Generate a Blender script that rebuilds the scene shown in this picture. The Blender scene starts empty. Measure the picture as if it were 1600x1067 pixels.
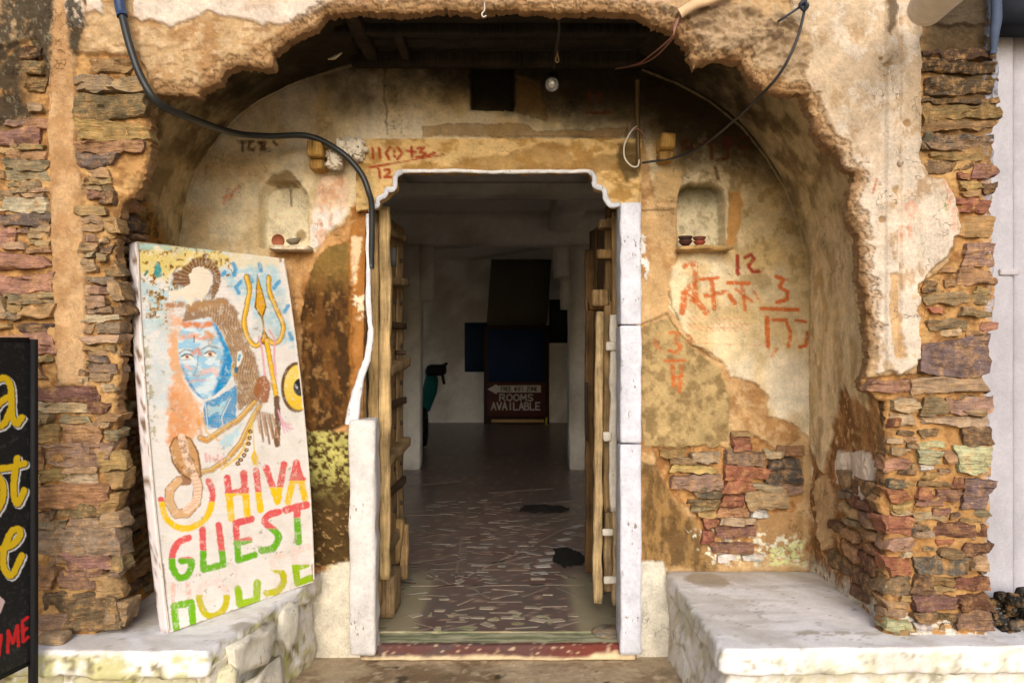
import bpy, math, random
import numpy as np
random.seed(7)
rng = np.random.RandomState(11)
D = bpy.data
SC = bpy.context.scene
COL = SC.collection
R = math.radians

# ------------------------------------------------------------------ camera, sky, sun, exposure
ZC = 1.34                       # eye height
FPX = 1244.0                    # focal length expressed in photo pixels (1600 wide)
cam_d = D.cameras.new('camera'); cam = D.objects.new('camera', cam_d); COL.objects.link(cam)
cam.location = (0, 0, ZC); cam.rotation_euler = (R(90), 0, 0)
cam_d.sensor_width = 36; cam_d.lens = FPX / 1600 * 36
cam_d.clip_start = 0.05; cam_d.clip_end = 400
cam_d.dof.use_dof = True; cam_d.dof.focus_distance = 2.8; cam_d.dof.aperture_fstop = 5.6
SC.camera = cam

SUN_EL, SUN_AZ = 24, 178        # sun stands behind the photographer
w = D.worlds.new('World'); SC.world = w; w.use_nodes = True
nt = w.node_tree; bg = nt.nodes['Background']
sky = nt.nodes.new('ShaderNodeTexSky'); sky.sky_type = 'NISHITA'; sky.sun_disc = False
sky.sun_elevation = R(SUN_EL); sky.sun_rotation = R(SUN_AZ); sky.air_density = 1.0; sky.dust_density = 3.0
nt.links.new(sky.outputs[0], bg.inputs[0]); bg.inputs[1].default_value = 0.10
sd = D.lights.new('sun', 'SUN'); sun = D.objects.new('sun', sd); COL.objects.link(sun)
sd.energy = 1.7; sd.angle = R(36); sd.color = (1.0, 0.965, 0.92)
sun.rotation_euler = (R(90 - SUN_EL), 0, R(180 - SUN_AZ))
SC.view_settings.view_transform = 'Standard'; SC.view_settings.look = 'None'
SC.view_settings.exposure = 0.62; SC.view_settings.gamma = 1.0; SC.view_settings.use_curve_mapping = False

YF, YB = 2.65, 3.40             # street face of the wall, back wall of the alcove

# ------------------------------------------------------------------ numeric helpers
def S(r, g, b):
    c = np.array([r, g, b], float) / 255.0
    return np.where(c <= 0.04045, c / 12.92, ((c + 0.055) / 1.055) ** 2.4)
def P3(px, py, Y):
    return np.stack([(px - 800.0) * Y / FPX, np.zeros_like(px) + Y, ZC - (py - 533.5) * Y / FPX], -1)
def pt(px, py, Y):
    return ((px - 800.0) * Y / FPX, Y, ZC - (py - 533.5) * Y / FPX)
def proj(P):
    return 800 + P[..., 0] / P[..., 1] * FPX, 533.5 - (P[..., 2] - ZC) / P[..., 1] * FPX
T2 = rng.rand(256, 256)
T3 = rng.rand(32, 32, 32)
def vn(x, y, s=0):
    x = x + s * 17.37; y = y + s * 9.71
    xi = np.floor(x).astype(int); yi = np.floor(y).astype(int)
    fx = x - xi; fy = y - yi; fx = fx * fx * (3 - 2 * fx); fy = fy * fy * (3 - 2 * fy)
    a = T2[xi & 255, yi & 255]; b = T2[(xi + 1) & 255, yi & 255]; c = T2[xi & 255, (yi + 1) & 255]; d = T2[(xi + 1) & 255, (yi + 1) & 255]
    return (a * (1 - fx) + b * fx) * (1 - fy) + (c * (1 - fx) + d * fx) * fy
def fbm(x, y, s=0, o=4, g=0.5):
    t = 0; a = 1; n = 0
    for i in range(o):
        t = t + a * vn(x * 2 ** i, y * 2 ** i, s + i * 3); n += a; a *= g
    return t / n                                     # 0..1, mean .5
def vn3(P, s=0):
    P = P + s * 7.31
    I = np.floor(P).astype(int); f = P - I; f = f * f * (3 - 2 * f)
    r = 0
    for dx in (0, 1):
        for dy in (0, 1):
            for dz in (0, 1):
                wgt = (f[..., 0] if dx else 1 - f[..., 0]) * (f[..., 1] if dy else 1 - f[..., 1]) * (f[..., 2] if dz else 1 - f[..., 2])
                r = r + wgt * T3[(I[..., 0] + dx) & 31, (I[..., 1] + dy) & 31, (I[..., 2] + dz) & 31]
    return r
def ss(a, b, x):
    t = np.clip((x - a) / (b - a), 0, 1); return t * t * (3 - 2 * t)
def segdist(x, y, pts):
    d = np.full(x.shape, 1e9)
    for (ax, ay), (bx, by) in zip(pts[:-1], pts[1:]):
        ex, ey = bx - ax, by - ay
        t = np.clip(((x - ax) * ex + (y - ay) * ey) / (ex * ex + ey * ey + 1e-9), 0, 1)
        d = np.minimum(d, np.hypot(x - ax - t * ex, y - ay - t * ey))
    return d
def polysdf(x, y, poly):
    p = list(poly) + [poly[0]]
    d = segdist(x, y, p); ins = np.zeros(x.shape, bool)
    for (ax, ay), (bx, by) in zip(p[:-1], p[1:]):
        if ay == by: continue
        c = ((ay > y) != (by > y)) & (x < (bx - ax) * (y - ay) / (by - ay) + ax)
        ins ^= c
    return np.where(ins, -d, d)
def mask(x, y, poly, soft=2.0, warp=3.0, wl=14.0, s=0):
    """1 inside the ragged polygon, 0 outside"""
    xs = [p[0] for p in poly]; ys = [p[1] for p in poly]; m = warp * 2 + soft + 4
    k = (x > min(xs) - m) & (x < max(xs) + m) & (y > min(ys) - m) & (y < max(ys) + m)
    out = np.zeros(x.shape)
    if k.any():
        X, Y = x[k], y[k]
        wx = (fbm(X / wl, Y / wl, s + 1, 4, 0.6) - .5) * 2 * warp; wy = (fbm(X / wl, Y / wl, s + 5, 4, 0.6) - .5) * 2 * warp
        out[k] = 1 - ss(-soft, soft, polysdf(X + wx * 1.6, Y + wy * 1.6, poly))
    return out
def mixc(c, rgb, m):
    return c + (np.asarray(rgb) - c) * m[..., None]
def stroke(c, x, y, pts, width, rgb, alpha=1.0, soft=1.0, wear=0.0, s=0, wl=4.0):
    """paint a brush stroke into the colour array c (in place)"""
    xs = [p[0] for p in pts]; ys = [p[1] for p in pts]; m = width + 3
    k = (x > min(xs) - m) & (x < max(xs) + m) & (y > min(ys) - m) & (y < max(ys) + m)
    if not k.any(): return
    X, Y = x[k], y[k]
    d = segdist(X, Y, pts) + (fbm(X / 3.0, Y / 3.0, s, 2) - .5) * min(2.0, width * .3)
    a = (1 - ss(width / 2 - soft, width / 2 + soft, d)) * alpha
    if wear > 0: a = a * ss(wear - .18, wear + .12, fbm(X / wl, Y / wl, s + 2, 3))
    c[k] = c[k] + (np.asarray(rgb) - c[k]) * a[:, None]

# ------------------------------------------------------------------ mesh helpers
def mk(name, V, F, mat=None, parent=None, col=None, smooth=True, sharp=None):
    V = np.asarray(V, float).reshape(-1, 3)
    me = D.meshes.new(name)
    if isinstance(F, np.ndarray) and F.ndim == 2:
        n, k = F.shape
        me.vertices.add(len(V)); me.vertices.foreach_set('co', V.astype(np.float32).ravel())
        me.loops.add(n * k); me.loops.foreach_set('vertex_index', F.astype(np.int32).ravel())
        me.polygons.add(n); me.polygons.foreach_set('loop_start', np.arange(0, n * k, k, dtype=np.int32))
        me.polygons.foreach_set('loop_total', np.full(n, k, dtype=np.int32))
    else:
        me.from_pydata([tuple(v) for v in V], [], [tuple(f) for f in F])
    if col is not None:
        a = me.color_attributes.new('Col', 'FLOAT_COLOR', 'POINT')
        c4 = np.ones((len(V), 4), np.float32); c4[:, :3] = np.clip(col.reshape(-1, 3), 0.003, 1)
        a.data.foreach_set('color', c4.ravel())
    me.update(calc_edges=True); me.validate()
    if smooth: me.polygons.foreach_set('use_smooth', np.ones(len(me.polygons), bool))
    if sharp: me.set_sharp_from_angle(angle=R(sharp))
    o = D.objects.new(name, me); COL.objects.link(o)
    if mat: me.materials.append(mat)
    if parent: o.parent = parent
    return o
def tag(o, label, cat, group=None, kind=None):
    if label: o['label'] = label
    if cat: o['category'] = cat
    if group: o['group'] = group
    if kind: o['kind'] = kind
    return o
def thing(name, loc, label, cat, group=None):
    o = D.objects.new(name, None); COL.objects.link(o); o.location = loc; o.empty_display_size = .05
    return tag(o, label, cat, group)
def setpos(o, parent):
    """keep world coordinates of a mesh built in world space when its parent Empty stands elsewhere"""
    o.location = (-parent.location.x, -parent.location.y, -parent.location.z)
def gridpx(xs, ys, sdf):
    x, y = np.meshgrid(xs, ys); x = x.astype(float); y = y.astype(float)
    if sdf is None: return x, y, np.ones((len(ys) - 1, len(xs) - 1), bool)
    s = sdf(x, y)
    keep = (s[:-1, :-1] < 0) | (s[1:, :-1] < 0) | (s[:-1, 1:] < 0) | (s[1:, 1:] < 0)
    gy, gx = np.gradient(s, ys, xs)
    n = np.hypot(gx, gy) + 1e-6
    mv = np.where(s > 0, np.minimum(s, 6.0), 0) / n
    return x - mv * gx / n, y - mv * gy / n, keep
def sheet(name, P, keep, mat, parent=None, col=None, skirt=None, skirt_dir=(0, 1, 0), edge=None):
    nv, nu = P.shape[:2]
    idx = np.arange(nv * nu).reshape(nv, nu)
    q = np.stack([idx[:-1, :-1], idx[1:, :-1], idx[1:, 1:], idx[:-1, 1:]], -1)[keep]
    used, inv = np.unique(q, return_inverse=True)
    F = inv.reshape(-1, 4); V = P.reshape(-1, 3)[used]; C = None if col is None else col.reshape(-1, 3)[used]
    if skirt:
        e = np.concatenate([F[:, [0, 1]], F[:, [1, 2]], F[:, [2, 3]], F[:, [3, 0]]])
        key = np.sort(e, 1); _, ix, ct = np.unique(key, axis=0, return_index=True, return_counts=True)
        be = e[ix[ct == 1]]
        bv, bi = np.unique(be, return_inverse=True); bi = bi.reshape(-1, 2)
        n0 = len(V); nb = len(bv)
        steps = 4
        rows = [V[bv]]
        for k in range(1, steps + 1):
            v = V[bv] + np.array(skirt_dir) * skirt * k / steps
            v = v + (np.stack([vn3(v * 30, 3), vn3(v * 30, 4), vn3(v * 30, 5)], -1) - .5) * .012
            rows.append(v)
        V = np.concatenate([V] + rows)
        if C is not None: C = np.concatenate([C] + ([C[bv]] * (steps + 1) if edge is None else [C[bv] * .5 + edge * .5] + [C[bv] * .0 + edge] * steps))
        for k in range(steps):
            a = n0 + k * nb; b = n0 + (k + 1) * nb
            F = np.concatenate([F, np.stack([bi[:, 1] + a, bi[:, 0] + a, bi[:, 0] + b, bi[:, 1] + b], -1)])
    return mk(name, V, F, mat, parent, C)
def rbox_arrays(hx, hy, hz, r, nx, ny, nz):
    """surface grid of a rounded box -> V, F(quads)"""
    V = []; F = []
    H = np.array([hx, hy, hz])
    def face(ax, sgn, u, v, nu, nvv):
        a = np.linspace(-1, 1, nu + 1); b = np.linspace(-1, 1, nvv + 1)
        A, B = np.meshgrid(a, b)
        p = np.zeros(A.shape + (3,)); p[..., ax] = sgn * H[ax]; p[..., u] = A * H[u]; p[..., v] = B * H[v]
        o = sum(len(x) for x in V)
        V.append(p.reshape(-1, 3))
        id_ = np.arange((nu + 1) * (nvv + 1)).reshape(nvv + 1, nu + 1) + o
        f = np.stack([id_[:-1, :-1], id_[:-1, 1:], id_[1:, 1:], id_[1:, :-1]], -1).reshape(-1, 4)
        flip = sgn < 0
        if (ax, u, v) in ((1, 0, 2),): flip = not flip
        F.append(f[:, ::-1] if flip else f)
    face(0, 1, 1, 2, ny, nz); face(0, -1, 1, 2, ny, nz)
    face(1, 1, 0, 2, nx, nz); face(1, -1, 0, 2, nx, nz)
    face(2, 1, 0, 1, nx, ny); face(2, -1, 0, 1, nx, ny)
    V = np.concatenate(V); F = np.concatenate(F)
    k = np.round(V / 1e-6).astype(np.int64)
    _, ix, inv = np.unique(k, axis=0, return_index=True, return_inverse=True)
    V = V[ix]; F = inv.reshape(-1)[F]
    r = min(r, hx * .98, hy * .98, hz * .98)
    q = np.clip(V, -(H - r), H - r); d = V - q; n = np.linalg.norm(d, axis=1, keepdims=True)
    V = np.where(n > 1e-9, q + r * d / np.maximum(n, 1e-9), V)
    return V, F
def wobble(V, amp, freq, s=0):
    return V + (np.stack([vn3(V * freq, s), vn3(V * freq, s + 11), vn3(V * freq, s + 23)], -1) - .5) * 2 * amp
def rot(V, rx=0, ry=0, rz=0):
    cx, sx, cy, sy, cz, sz = math.cos(rx), math.sin(rx), math.cos(ry), math.sin(ry), math.cos(rz), math.sin(rz)
    Rm = np.array([[cz, -sz, 0], [sz, cz, 0], [0, 0, 1]]) @ np.array([[cy, 0, sy], [0, 1, 0], [-sy, 0, cy]]) @ np.array([[1, 0, 0], [0, cx, -sx], [0, sx, cx]])
    return V @ Rm.T
SEED = [0]
def box(name, c, size, mat, parent=None, r=.004, wob=.0, freq=20, n=(1, 1, 1), rz=0, rx=0, ry=0, color=None, col=None):
    """rounded (worn) box; c = centre in world space"""
    SEED[0] += 1
    V, F = rbox_arrays(size[0] / 2, size[1] / 2, size[2] / 2, r, *[max(3, k) for k in n])
    if wob: V = wobble(V, wob, freq, SEED[0] % 29)
    V = rot(V, rx, ry, rz)
    cc = None
    W = V + np.array(c)
    if col is not None: cc = col(W)
    o = mk(name, V, F, mat, parent, cc)
    pl = parent.location if parent and parent.type == 'EMPTY' else (0, 0, 0)
    o.location = (c[0] - pl[0], c[1] - pl[1], c[2] - pl[2])
    if color is not None: o.color = (*color, 1)
    return o
def smooth_path(pts, n=8):
    p = np.array(pts, float); p = np.concatenate([[2 * p[0] - p[1]], p, [2 * p[-1] - p[-2]]]); out = []
    for i in range(1, len(p) - 2):
        for t in np.linspace(0, 1, n, endpoint=False):
            a, b, c, d = p[i - 1:i + 3]
            out.append(.5 * (2 * b + (c - a) * t + (2 * a - 5 * b + 4 * c - d) * t * t + (3 * b - a - 3 * c + d) * t ** 3))
    out.append(p[-2]); return np.array(out)
def tube(name, pts, rad, mat, parent=None, n=8, k=8, smooth=True, flat=1.0, wob=0, color=None):
    c = smooth_path(pts, n) if smooth else np.array(pts, float)
    r = np.interp(np.linspace(0, 1, len(c)), np.linspace(0, 1, len(rad)), rad) if hasattr(rad, '__len__') else np.full(len(c), rad)
    t = np.gradient(c, axis=0); t /= np.linalg.norm(t, axis=1, keepdims=True)
    ref = np.array([0, 1, 0.03]); u = np.cross(t, ref); u /= np.linalg.norm(u, axis=1, keepdims=True) + 1e-9; v = np.cross(t, u)
    a = np.linspace(0, 2 * math.pi, k, endpoint=False)
    V = c[:, None] + r[:, None, None] * (np.cos(a)[None, :, None] * u[:, None] + flat * np.sin(a)[None, :, None] * v[:, None])
    if wob: V = wobble(V, wob, 60, 5)
    V = V.reshape(-1, 3); m = len(c)
    i = np.arange(m - 1)[:, None] * k; j = np.arange(k)[None]; j2 = (j + 1) % k
    F = np.stack([i + j, i + j2, i + k + j2, i + k + j], -1).reshape(-1, 4).tolist()
    F.append(list(range(k))); F.append([(m - 1) * k + q for q in range(k)][::-1])
    o = mk(name, V, F, mat, parent)
    if parent and parent.type == 'EMPTY': setpos(o, parent)
    if color is not None: o.color = (*color, 1)
    return o
def lathe(name, prof, mat, parent=None, k=24, loc=(0, 0, 0), rx=0, ry=0, color=None):
    a = np.linspace(0, 2 * math.pi, k, endpoint=False); p = np.array(prof)
    V = np.stack([p[:, None, 0] * np.cos(a), p[:, None, 0] * np.sin(a), p[:, None, 1] + 0 * a], -1).reshape(-1, 3); m = len(p)
    i = np.arange(m - 1)[:, None] * k; j = np.arange(k)[None]; j2 = (j + 1) % k
    F = np.stack([i + j, i + j2, i + k + j2, i + k + j], -1).reshape(-1, 4)
    o = mk(name, rot(V, rx, ry), F, mat, parent)
    pl = parent.location if parent else (0, 0, 0)
    o.location = (loc[0] - pl[0], loc[1] - pl[1], loc[2] - pl[2])
    if color is not None: o.color = (*color, 1)
    return o
def plate(name, poly3, thick, nrm, mat, parent=None, color=None):
    """solid plate from a planar outline"""
    p = np.array(poly3, float); q = p + np.array(nrm) * thick; n = len(p)
    F = [list(range(n)), list(range(n, 2 * n))[::-1]] + [[i, i + n, (i + 1) % n + n, (i + 1) % n][::-1] for i in range(n)]
    o = mk(name, np.concatenate([p, q]), F, mat, parent, smooth=False)
    if parent and parent.type == 'EMPTY': setpos(o, parent)
    if color is not None: o.color = (*color, 1)
    return o

# ------------------------------------------------------------------ materials
def new_mat(name, rough=.9, spec=.25):
    m = D.materials.new(name); m.use_nodes = True
    b = m.node_tree.nodes['Principled BSDF']; b.inputs['Roughness'].default_value = rough
    b.inputs['Specular IOR Level'].default_value = spec
    return m, m.node_tree, b
def N(t, kind, **kw):
    n = t.nodes.new(kind)
    for k, v in kw.items():
        if k in n.inputs: n.inputs[k].default_value = v
        else: setattr(n, k, v)
    return n
def noise(t, vec, scale, detail=4, rough=.55):
    n = N(t, 'ShaderNodeTexNoise'); n.inputs['Scale'].default_value = scale; n.inputs['Detail'].default_value = detail; n.inputs['Roughness'].default_value = rough
    t.links.new(vec, n.inputs['Vector']); return n.outputs['Fac']
def ramp(t, fac, lo, hi, a=0.0, b=1.0):
    n = N(t, 'ShaderNodeMapRange'); n.inputs['From Min'].default_value = lo; n.inputs['From Max'].default_value = hi
    n.inputs['To Min'].default_value = a; n.inputs['To Max'].default_value = b; t.links.new(fac, n.inputs['Value']); return n.outputs['Result']
def mth(t, op, a, b):
    n = N(t, 'ShaderNodeMath', operation=op)
    for i, q in enumerate((a, b)):
        if isinstance(q, (int, float)): n.inputs[i].default_value = q
        else: t.links.new(q, n.inputs[i])
    return n.outputs[0]
def mixrgb(t, fac, a, b, mode='MIX'):
    n = N(t, 'ShaderNodeMix', data_type='RGBA', blend_type=mode)
    for s, q in ((n.inputs[0], fac), (n.inputs[6], a), (n.inputs[7], b)):
        if isinstance(q, (int, float)): s.default_value = q
        elif isinstance(q, (tuple, list, np.ndarray)): s.default_value = (*q, 1)
        else: t.links.new(q, s)
    return n.outputs[2]
def bump(t, b, h, strength=.5, dist=.004):
    n = N(t, 'ShaderNodeBump'); n.inputs['Strength'].default_value = strength; n.inputs['Distance'].default_value = dist
    t.links.new(h, n.inputs['Height']); t.links.new(n.outputs[0], b.inputs['Normal'])
def coords(t, kind='Object', scale=None, rnd=False):
    c = N(t, 'ShaderNodeTexCoord'); v = c.outputs[kind]
    if scale or rnd:
        m = N(t, 'ShaderNodeMapping'); t.links.new(v, m.inputs['Vector'])
        if scale: m.inputs['Scale'].default_value = scale
        if rnd:
            oi = N(t, 'ShaderNodeObjectInfo'); cx = N(t, 'ShaderNodeCombineXYZ')
            r = mth(t, 'MULTIPLY', oi.outputs['Random'], 37.0)
            for k in range(3): t.links.new(r, cx.inputs[k])
            t.links.new(cx.outputs[0], m.inputs['Location'])
        v = m.outputs[0]
    return v
def mat_wall(name, rough=.95, grain=.75, var=.22, pits=True, spec=.15):
    m, t, b = new_mat(name, rough, spec)
    v = coords(t)
    a = N(t, 'ShaderNodeVertexColor', layer_name='Col').outputs[0]
    n1 = noise(t, v, 14, 6, .65); n2 = noise(t, v, 90, 5, .7); n3 = noise(t, v, 420, 3, .6)
    f = mth(t, 'ADD', ramp(t, n1, .3, .7, 1 - var, 1 + var), ramp(t, n2, .25, .75, -var * .8, var * .8))
    f = mth(t, 'ADD', f, ramp(t, n3, .3, .7, -.1, .1))
    n4 = noise(t, v, 1100, 2, .6)
    f = mth(t, 'ADD', f, ramp(t, n4, .3, .7, -.10, .10))
    crk = 0.0
    if pits:
        p = ramp(t, noise(t, v, 170, 3, .6), .27, .33, .45, 1.0); f = mth(t, 'MULTIPLY', f, p)
        w_ = noise(t, v, 5.5, 5, .6); lo = mth(t, 'ABSOLUTE', mth(t, 'SUBTRACT', w_, .5), 0.0)
        line = ramp(t, lo, .0, .007, 1.0, .0); gate = ramp(t, noise(t, v, 3.6, 3, .5), .56, .64, 0, 1)
        crk = mth(t, 'MULTIPLY', line, gate); f = mth(t, 'MULTIPLY', f, mth(t, 'SUBTRACT', 1.0, mth(t, 'MULTIPLY', crk, .5)))
    cx = N(t, 'ShaderNodeCombineXYZ')
    for k in range(3): t.links.new(f, cx.inputs[k])
    t.links.new(mixrgb(t, 1.0, a, cx.outputs[0], 'MULTIPLY'), b.inputs['Base Color'])
    h = mth(t, 'ADD', mth(t, 'MULTIPLY', n2, 1.0), mth(t, 'MULTIPLY', n3, .55)); h = mth(t, 'ADD', h, mth(t, 'MULTIPLY', n1, 1.4)); h = mth(t, 'ADD', h, mth(t, 'MULTIPLY', n4, .25))
    if pits: h = mth(t, 'ADD', mth(t, 'SUBTRACT', h, mth(t, 'MULTIPLY', crk, .9)), mth(t, 'MULTIPLY', p, .5))
    bump(t, b, h, grain, .012)
    return m
def mat_obj(name, rough=.9, kind='stone', spec=.2, var=.3, grain=.5):
    """base colour from the object's own colour; stone or wood grain"""
    m, t, b = new_mat(name, rough, spec)
    oi = N(t, 'ShaderNodeObjectInfo')
    base = oi.outputs['Color']
    if kind == 'stone':
        v = coords(t, rnd=True); vs = coords(t, scale=(7, 7, 48), rnd=True)
        n1 = noise(t, v, 22, 5, .65); n2 = noise(t, vs, 2.2, 5, .65); n3 = noise(t, v, 260, 4, .65)
        f = mth(t, 'ADD', ramp(t, n1, .3, .7, 1 - var, 1 + var), ramp(t, n2, .3, .7, -var * .9, var * .7)); f = mth(t, 'ADD', f, ramp(t, n3, .3, .7, -.14, .14))
        dust = ramp(t, noise(t, v, 30, 6, .75), .48, .64, .0, .6)
        base = mixrgb(t, dust, base, S(196, 152, 98))
        sp = ramp(t, noise(t, v, 90, 4, .7), .62, .70, 0, .5); base = mixrgb(t, sp, base, S(214, 200, 176))
        h = mth(t, 'ADD', mth(t, 'MULTIPLY', n2, 1.5), mth(t, 'ADD', mth(t, 'MULTIPLY', n3, .4), n1)); dist = .016
    elif kind == 'wood':
        v = coords(t, rnd=True); vs = coords(t, scale=(60, 60, 2.5), rnd=True)
        n1 = noise(t, v, 8, 5, .6); n2 = noise(t, vs, 1.6, 6, .7); n3 = noise(t, v, 180, 3, .6)
        f = mth(t, 'ADD', ramp(t, n1, .3, .7, 1 - var, 1 + var), ramp(t, n2, .3, .7, -var * 1.2, var * 1.0))
        crack = ramp(t, n2, .30, .36, .25, 1.0); f = mth(t, 'MULTIPLY', f, crack)
        h = mth(t, 'ADD', mth(t, 'MULTIPLY', n2, 1.6), mth(t, 'MULTIPLY', n3, .3)); dist = .008
    elif kind == 'paint':
        v = coords(t, rnd=True)
        n1 = noise(t, v, 12, 6, .65); n2 = noise(t, v, 60, 5, .7); n3 = noise(t, v, 240, 3, .6)
        f = mth(t, 'ADD', ramp(t, n1, .3, .7, 1 - var * .9, 1 + var * .2), ramp(t, n2, .3, .7, -var * .3, var * .3))
        chip = ramp(t, noise(t, coords(t, scale=(1, 1, .45), rnd=True), 85, 3, .6), .60, .63, 0, .75); chip = mth(t, 'MULTIPLY', chip, ramp(t, noise(t, v, 9, 4, .6), .54, .60, 0, 1)); base = mixrgb(t, chip, base, S(120, 95, 65))
        h = mth(t, 'ADD', mth(t, 'ADD', n2, n1), mth(t, 'MULTIPLY', n3, .5)); h = mth(t, 'SUBTRACT', h, mth(t, 'MULTIPLY', chip, .8)); dist = .010
    else:
        v = coords(t, rnd=True); n1 = noise(t, v, 30, 4, .6); f = ramp(t, n1, .3, .7, 1 - var, 1 + var); h = n1; dist = .002
    cx = N(t, 'ShaderNodeCombineXYZ')
    for k in range(3): t.links.new(f, cx.inputs[k])
    t.links.new(mixrgb(t, 1.0, base, cx.outputs[0], 'MULTIPLY'), b.inputs['Base Color'])
    bump(t, b, h, grain, dist)
    return m
M_wall = mat_wall('old_plaster')
M_smooth = mat_wall('limewash', grain=.28, var=.09, pits=False)
M_sign = mat_wall('painted_board', rough=.6, grain=.08, var=.05, pits=False, spec=.3)
M_stone = mat_obj('rubble_stone', var=.36, grain=.8)
M_wood = mat_obj('weathered_wood', kind='wood', grain=1.0, var=.42)
M_paint = mat_obj('white_paint', kind='paint', rough=.8)
M_plain = mat_obj('plain', kind='plain', rough=.7, var=.1, grain=.15)
M_cable = mat_obj('rubber', kind='plain', rough=.45, var=.15, grain=.1, spec=.4)
def mat_glass():
    m, t, b = new_mat('glass', .05, .5); b.inputs['Base Color'].default_value = (.9, .92, .9, 1); b.inputs['Transmission Weight'].default_value = .85
    return m
M_glass = mat_glass()
# ================================================================== STREET WALL
OPEN = [(150, 1100), (150, 990), (158, 900), (172, 820), (176, 760), (182, 700), (180, 640), (186, 600), (190, 540), (188, 470), (178, 400),
        (181, 345), (186, 318), (206, 306), (222, 282), (228, 240), (231, 200), (228, 150), (250, 147), (302, 147), (318, 136), (340, 128), (352, 108), (372, 100),
        (414, 104), (424, 102), (428, 84), (446, 66), (470, 48), (496, 34), (506, 17), (530, 18), (560, 14), (600, 16), (650, 17), (700, 13), (740, 17),
        (780, 14), (830, 12), (880, 17), (930, 16), (985, 17), (1008, 22), (1020, 38), (1040, 44), (1062, 52), (1076, 72), (1082, 102), (1100, 96), (1130, 92), (1158, 94),
        (1170, 112), (1190, 138), (1222, 146), (1250, 148), (1264, 166), (1274, 200), (1290, 226), (1310, 240), (1318, 262), (1340, 272), (1330, 292),
        (1322, 318), (1330, 345), (1342, 372), (1346, 410), (1352, 470), (1356, 510), (1358, 560), (1352, 592), (1352, 612), (1384, 632),
        (1386, 700), (1384, 760), (1366, 786), (1384, 812), (1385, 880), (1382, 940), (1384, 1100)]
def sdfF(x, y):
    wx = (fbm(x / 26, y / 26, 3, 5, .7) - .5) * 13; wy = (fbm(x / 26, y / 26, 9, 5, .7) - .5) * 12
    wx = wx + (fbm(x / 6, y / 6, 12, 3, .6) - .5) * 5; wy = wy + (fbm(x / 6, y / 6, 14, 3, .6) - .5) * 5
    k = (x > 100) & (x < 1430); s = np.full(x.shape, -60.0)
    s[k] = -polysdf(x[k] + wx[k], y[k] + wy[k], OPEN)
    xr = np.interp(y, [-400, 30, 70, 160, 210, 300, 360, 420, 500, 530, 600, 640, 700, 780, 850, 920, 980, 1100],
                   [1566, 1566, 1562, 1564, 1556, 1556, 1552, 1556, 1556, 1545, 1540, 1550, 1552, 1548, 1546, 1544, 1546, 1546]) + (fbm(x * 0 + 3, y / 9, 8, 3) - .5) * 10
    return np.maximum(s, x - xr)
WHITE_L = [(212, -40), (211, 30), (224, 37), (244, 33), (270, 45), (300, 33), (330, 20), (352, 28), (390, 33), (412, 42), (422, 38), (442, 43), (470, 32), (496, 18), (540, -5), (540, -40)]
WHITE_S = [(140, -40), (140, 22), (146, 23), (152, 18), (163, 24), (166, 12), (160, 0), (160, -40)]
WHITE_M = [(112, -40), (136, 10), (137, 30), (134, 42), (122, 50), (118, 40), (108, 30), (100, -40)]
RUB_L = [(-400, 180), (60, 60), (82, 110), (84, 330), (92, 600), (155, 604), (240, 640), (240, 1040), (-400, 1040)]
RUB_L2 = [(120, 84), (215, 84), (240, 140), (245, 330), (215, 640), (140, 610), (134, 560), (132, 300), (120, 240)]
STRIP = [(86, -40), (84, 60), (76, 200), (80, 300), (84, 450), (92, 590), (100, 600), (130, 600), (136, 588), (136, 470), (131, 330), (120, 240), (118, 130), (108, 60), (106, -40)]
PLAS_R = [(1225, -40), (1240, 40), (1262, 60), (1268, 90), (1255, 120), (1262, 140), (1280, 160), (1340, 330), (1370, 560), (1366, 585), (1388, 577), (1405, 583), (1425, 575), (1432, 560), (1432, 445), (1440, 440), (1450, 425), (1462, 412), (1476, 400), (1484, 372), (1494, 365),
          (1494, 340), (1486, 305), (1470, 283), (1446, 278), (1433, 250), (1434, 40), (1420, -40)]
ROUGH_R = [(1000, 20), (1060, 8), (1180, 20), (1240, 30), (1268, 80), (1268, 150), (1300, 200), (1350, 270), (1370, 420), (1372, 560), (1340, 560), (1320, 300), (1240, 140), (1160, 90), (1080, 100)]
RUB_R = [(1436, 40), (1600, 40), (1600, 1040), (1300, 1040), (1340, 590), (1432, 585), (1432, 450), (1480, 410), (1496, 370), (1496, 335), (1470, 280), (1436, 270)]
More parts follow.
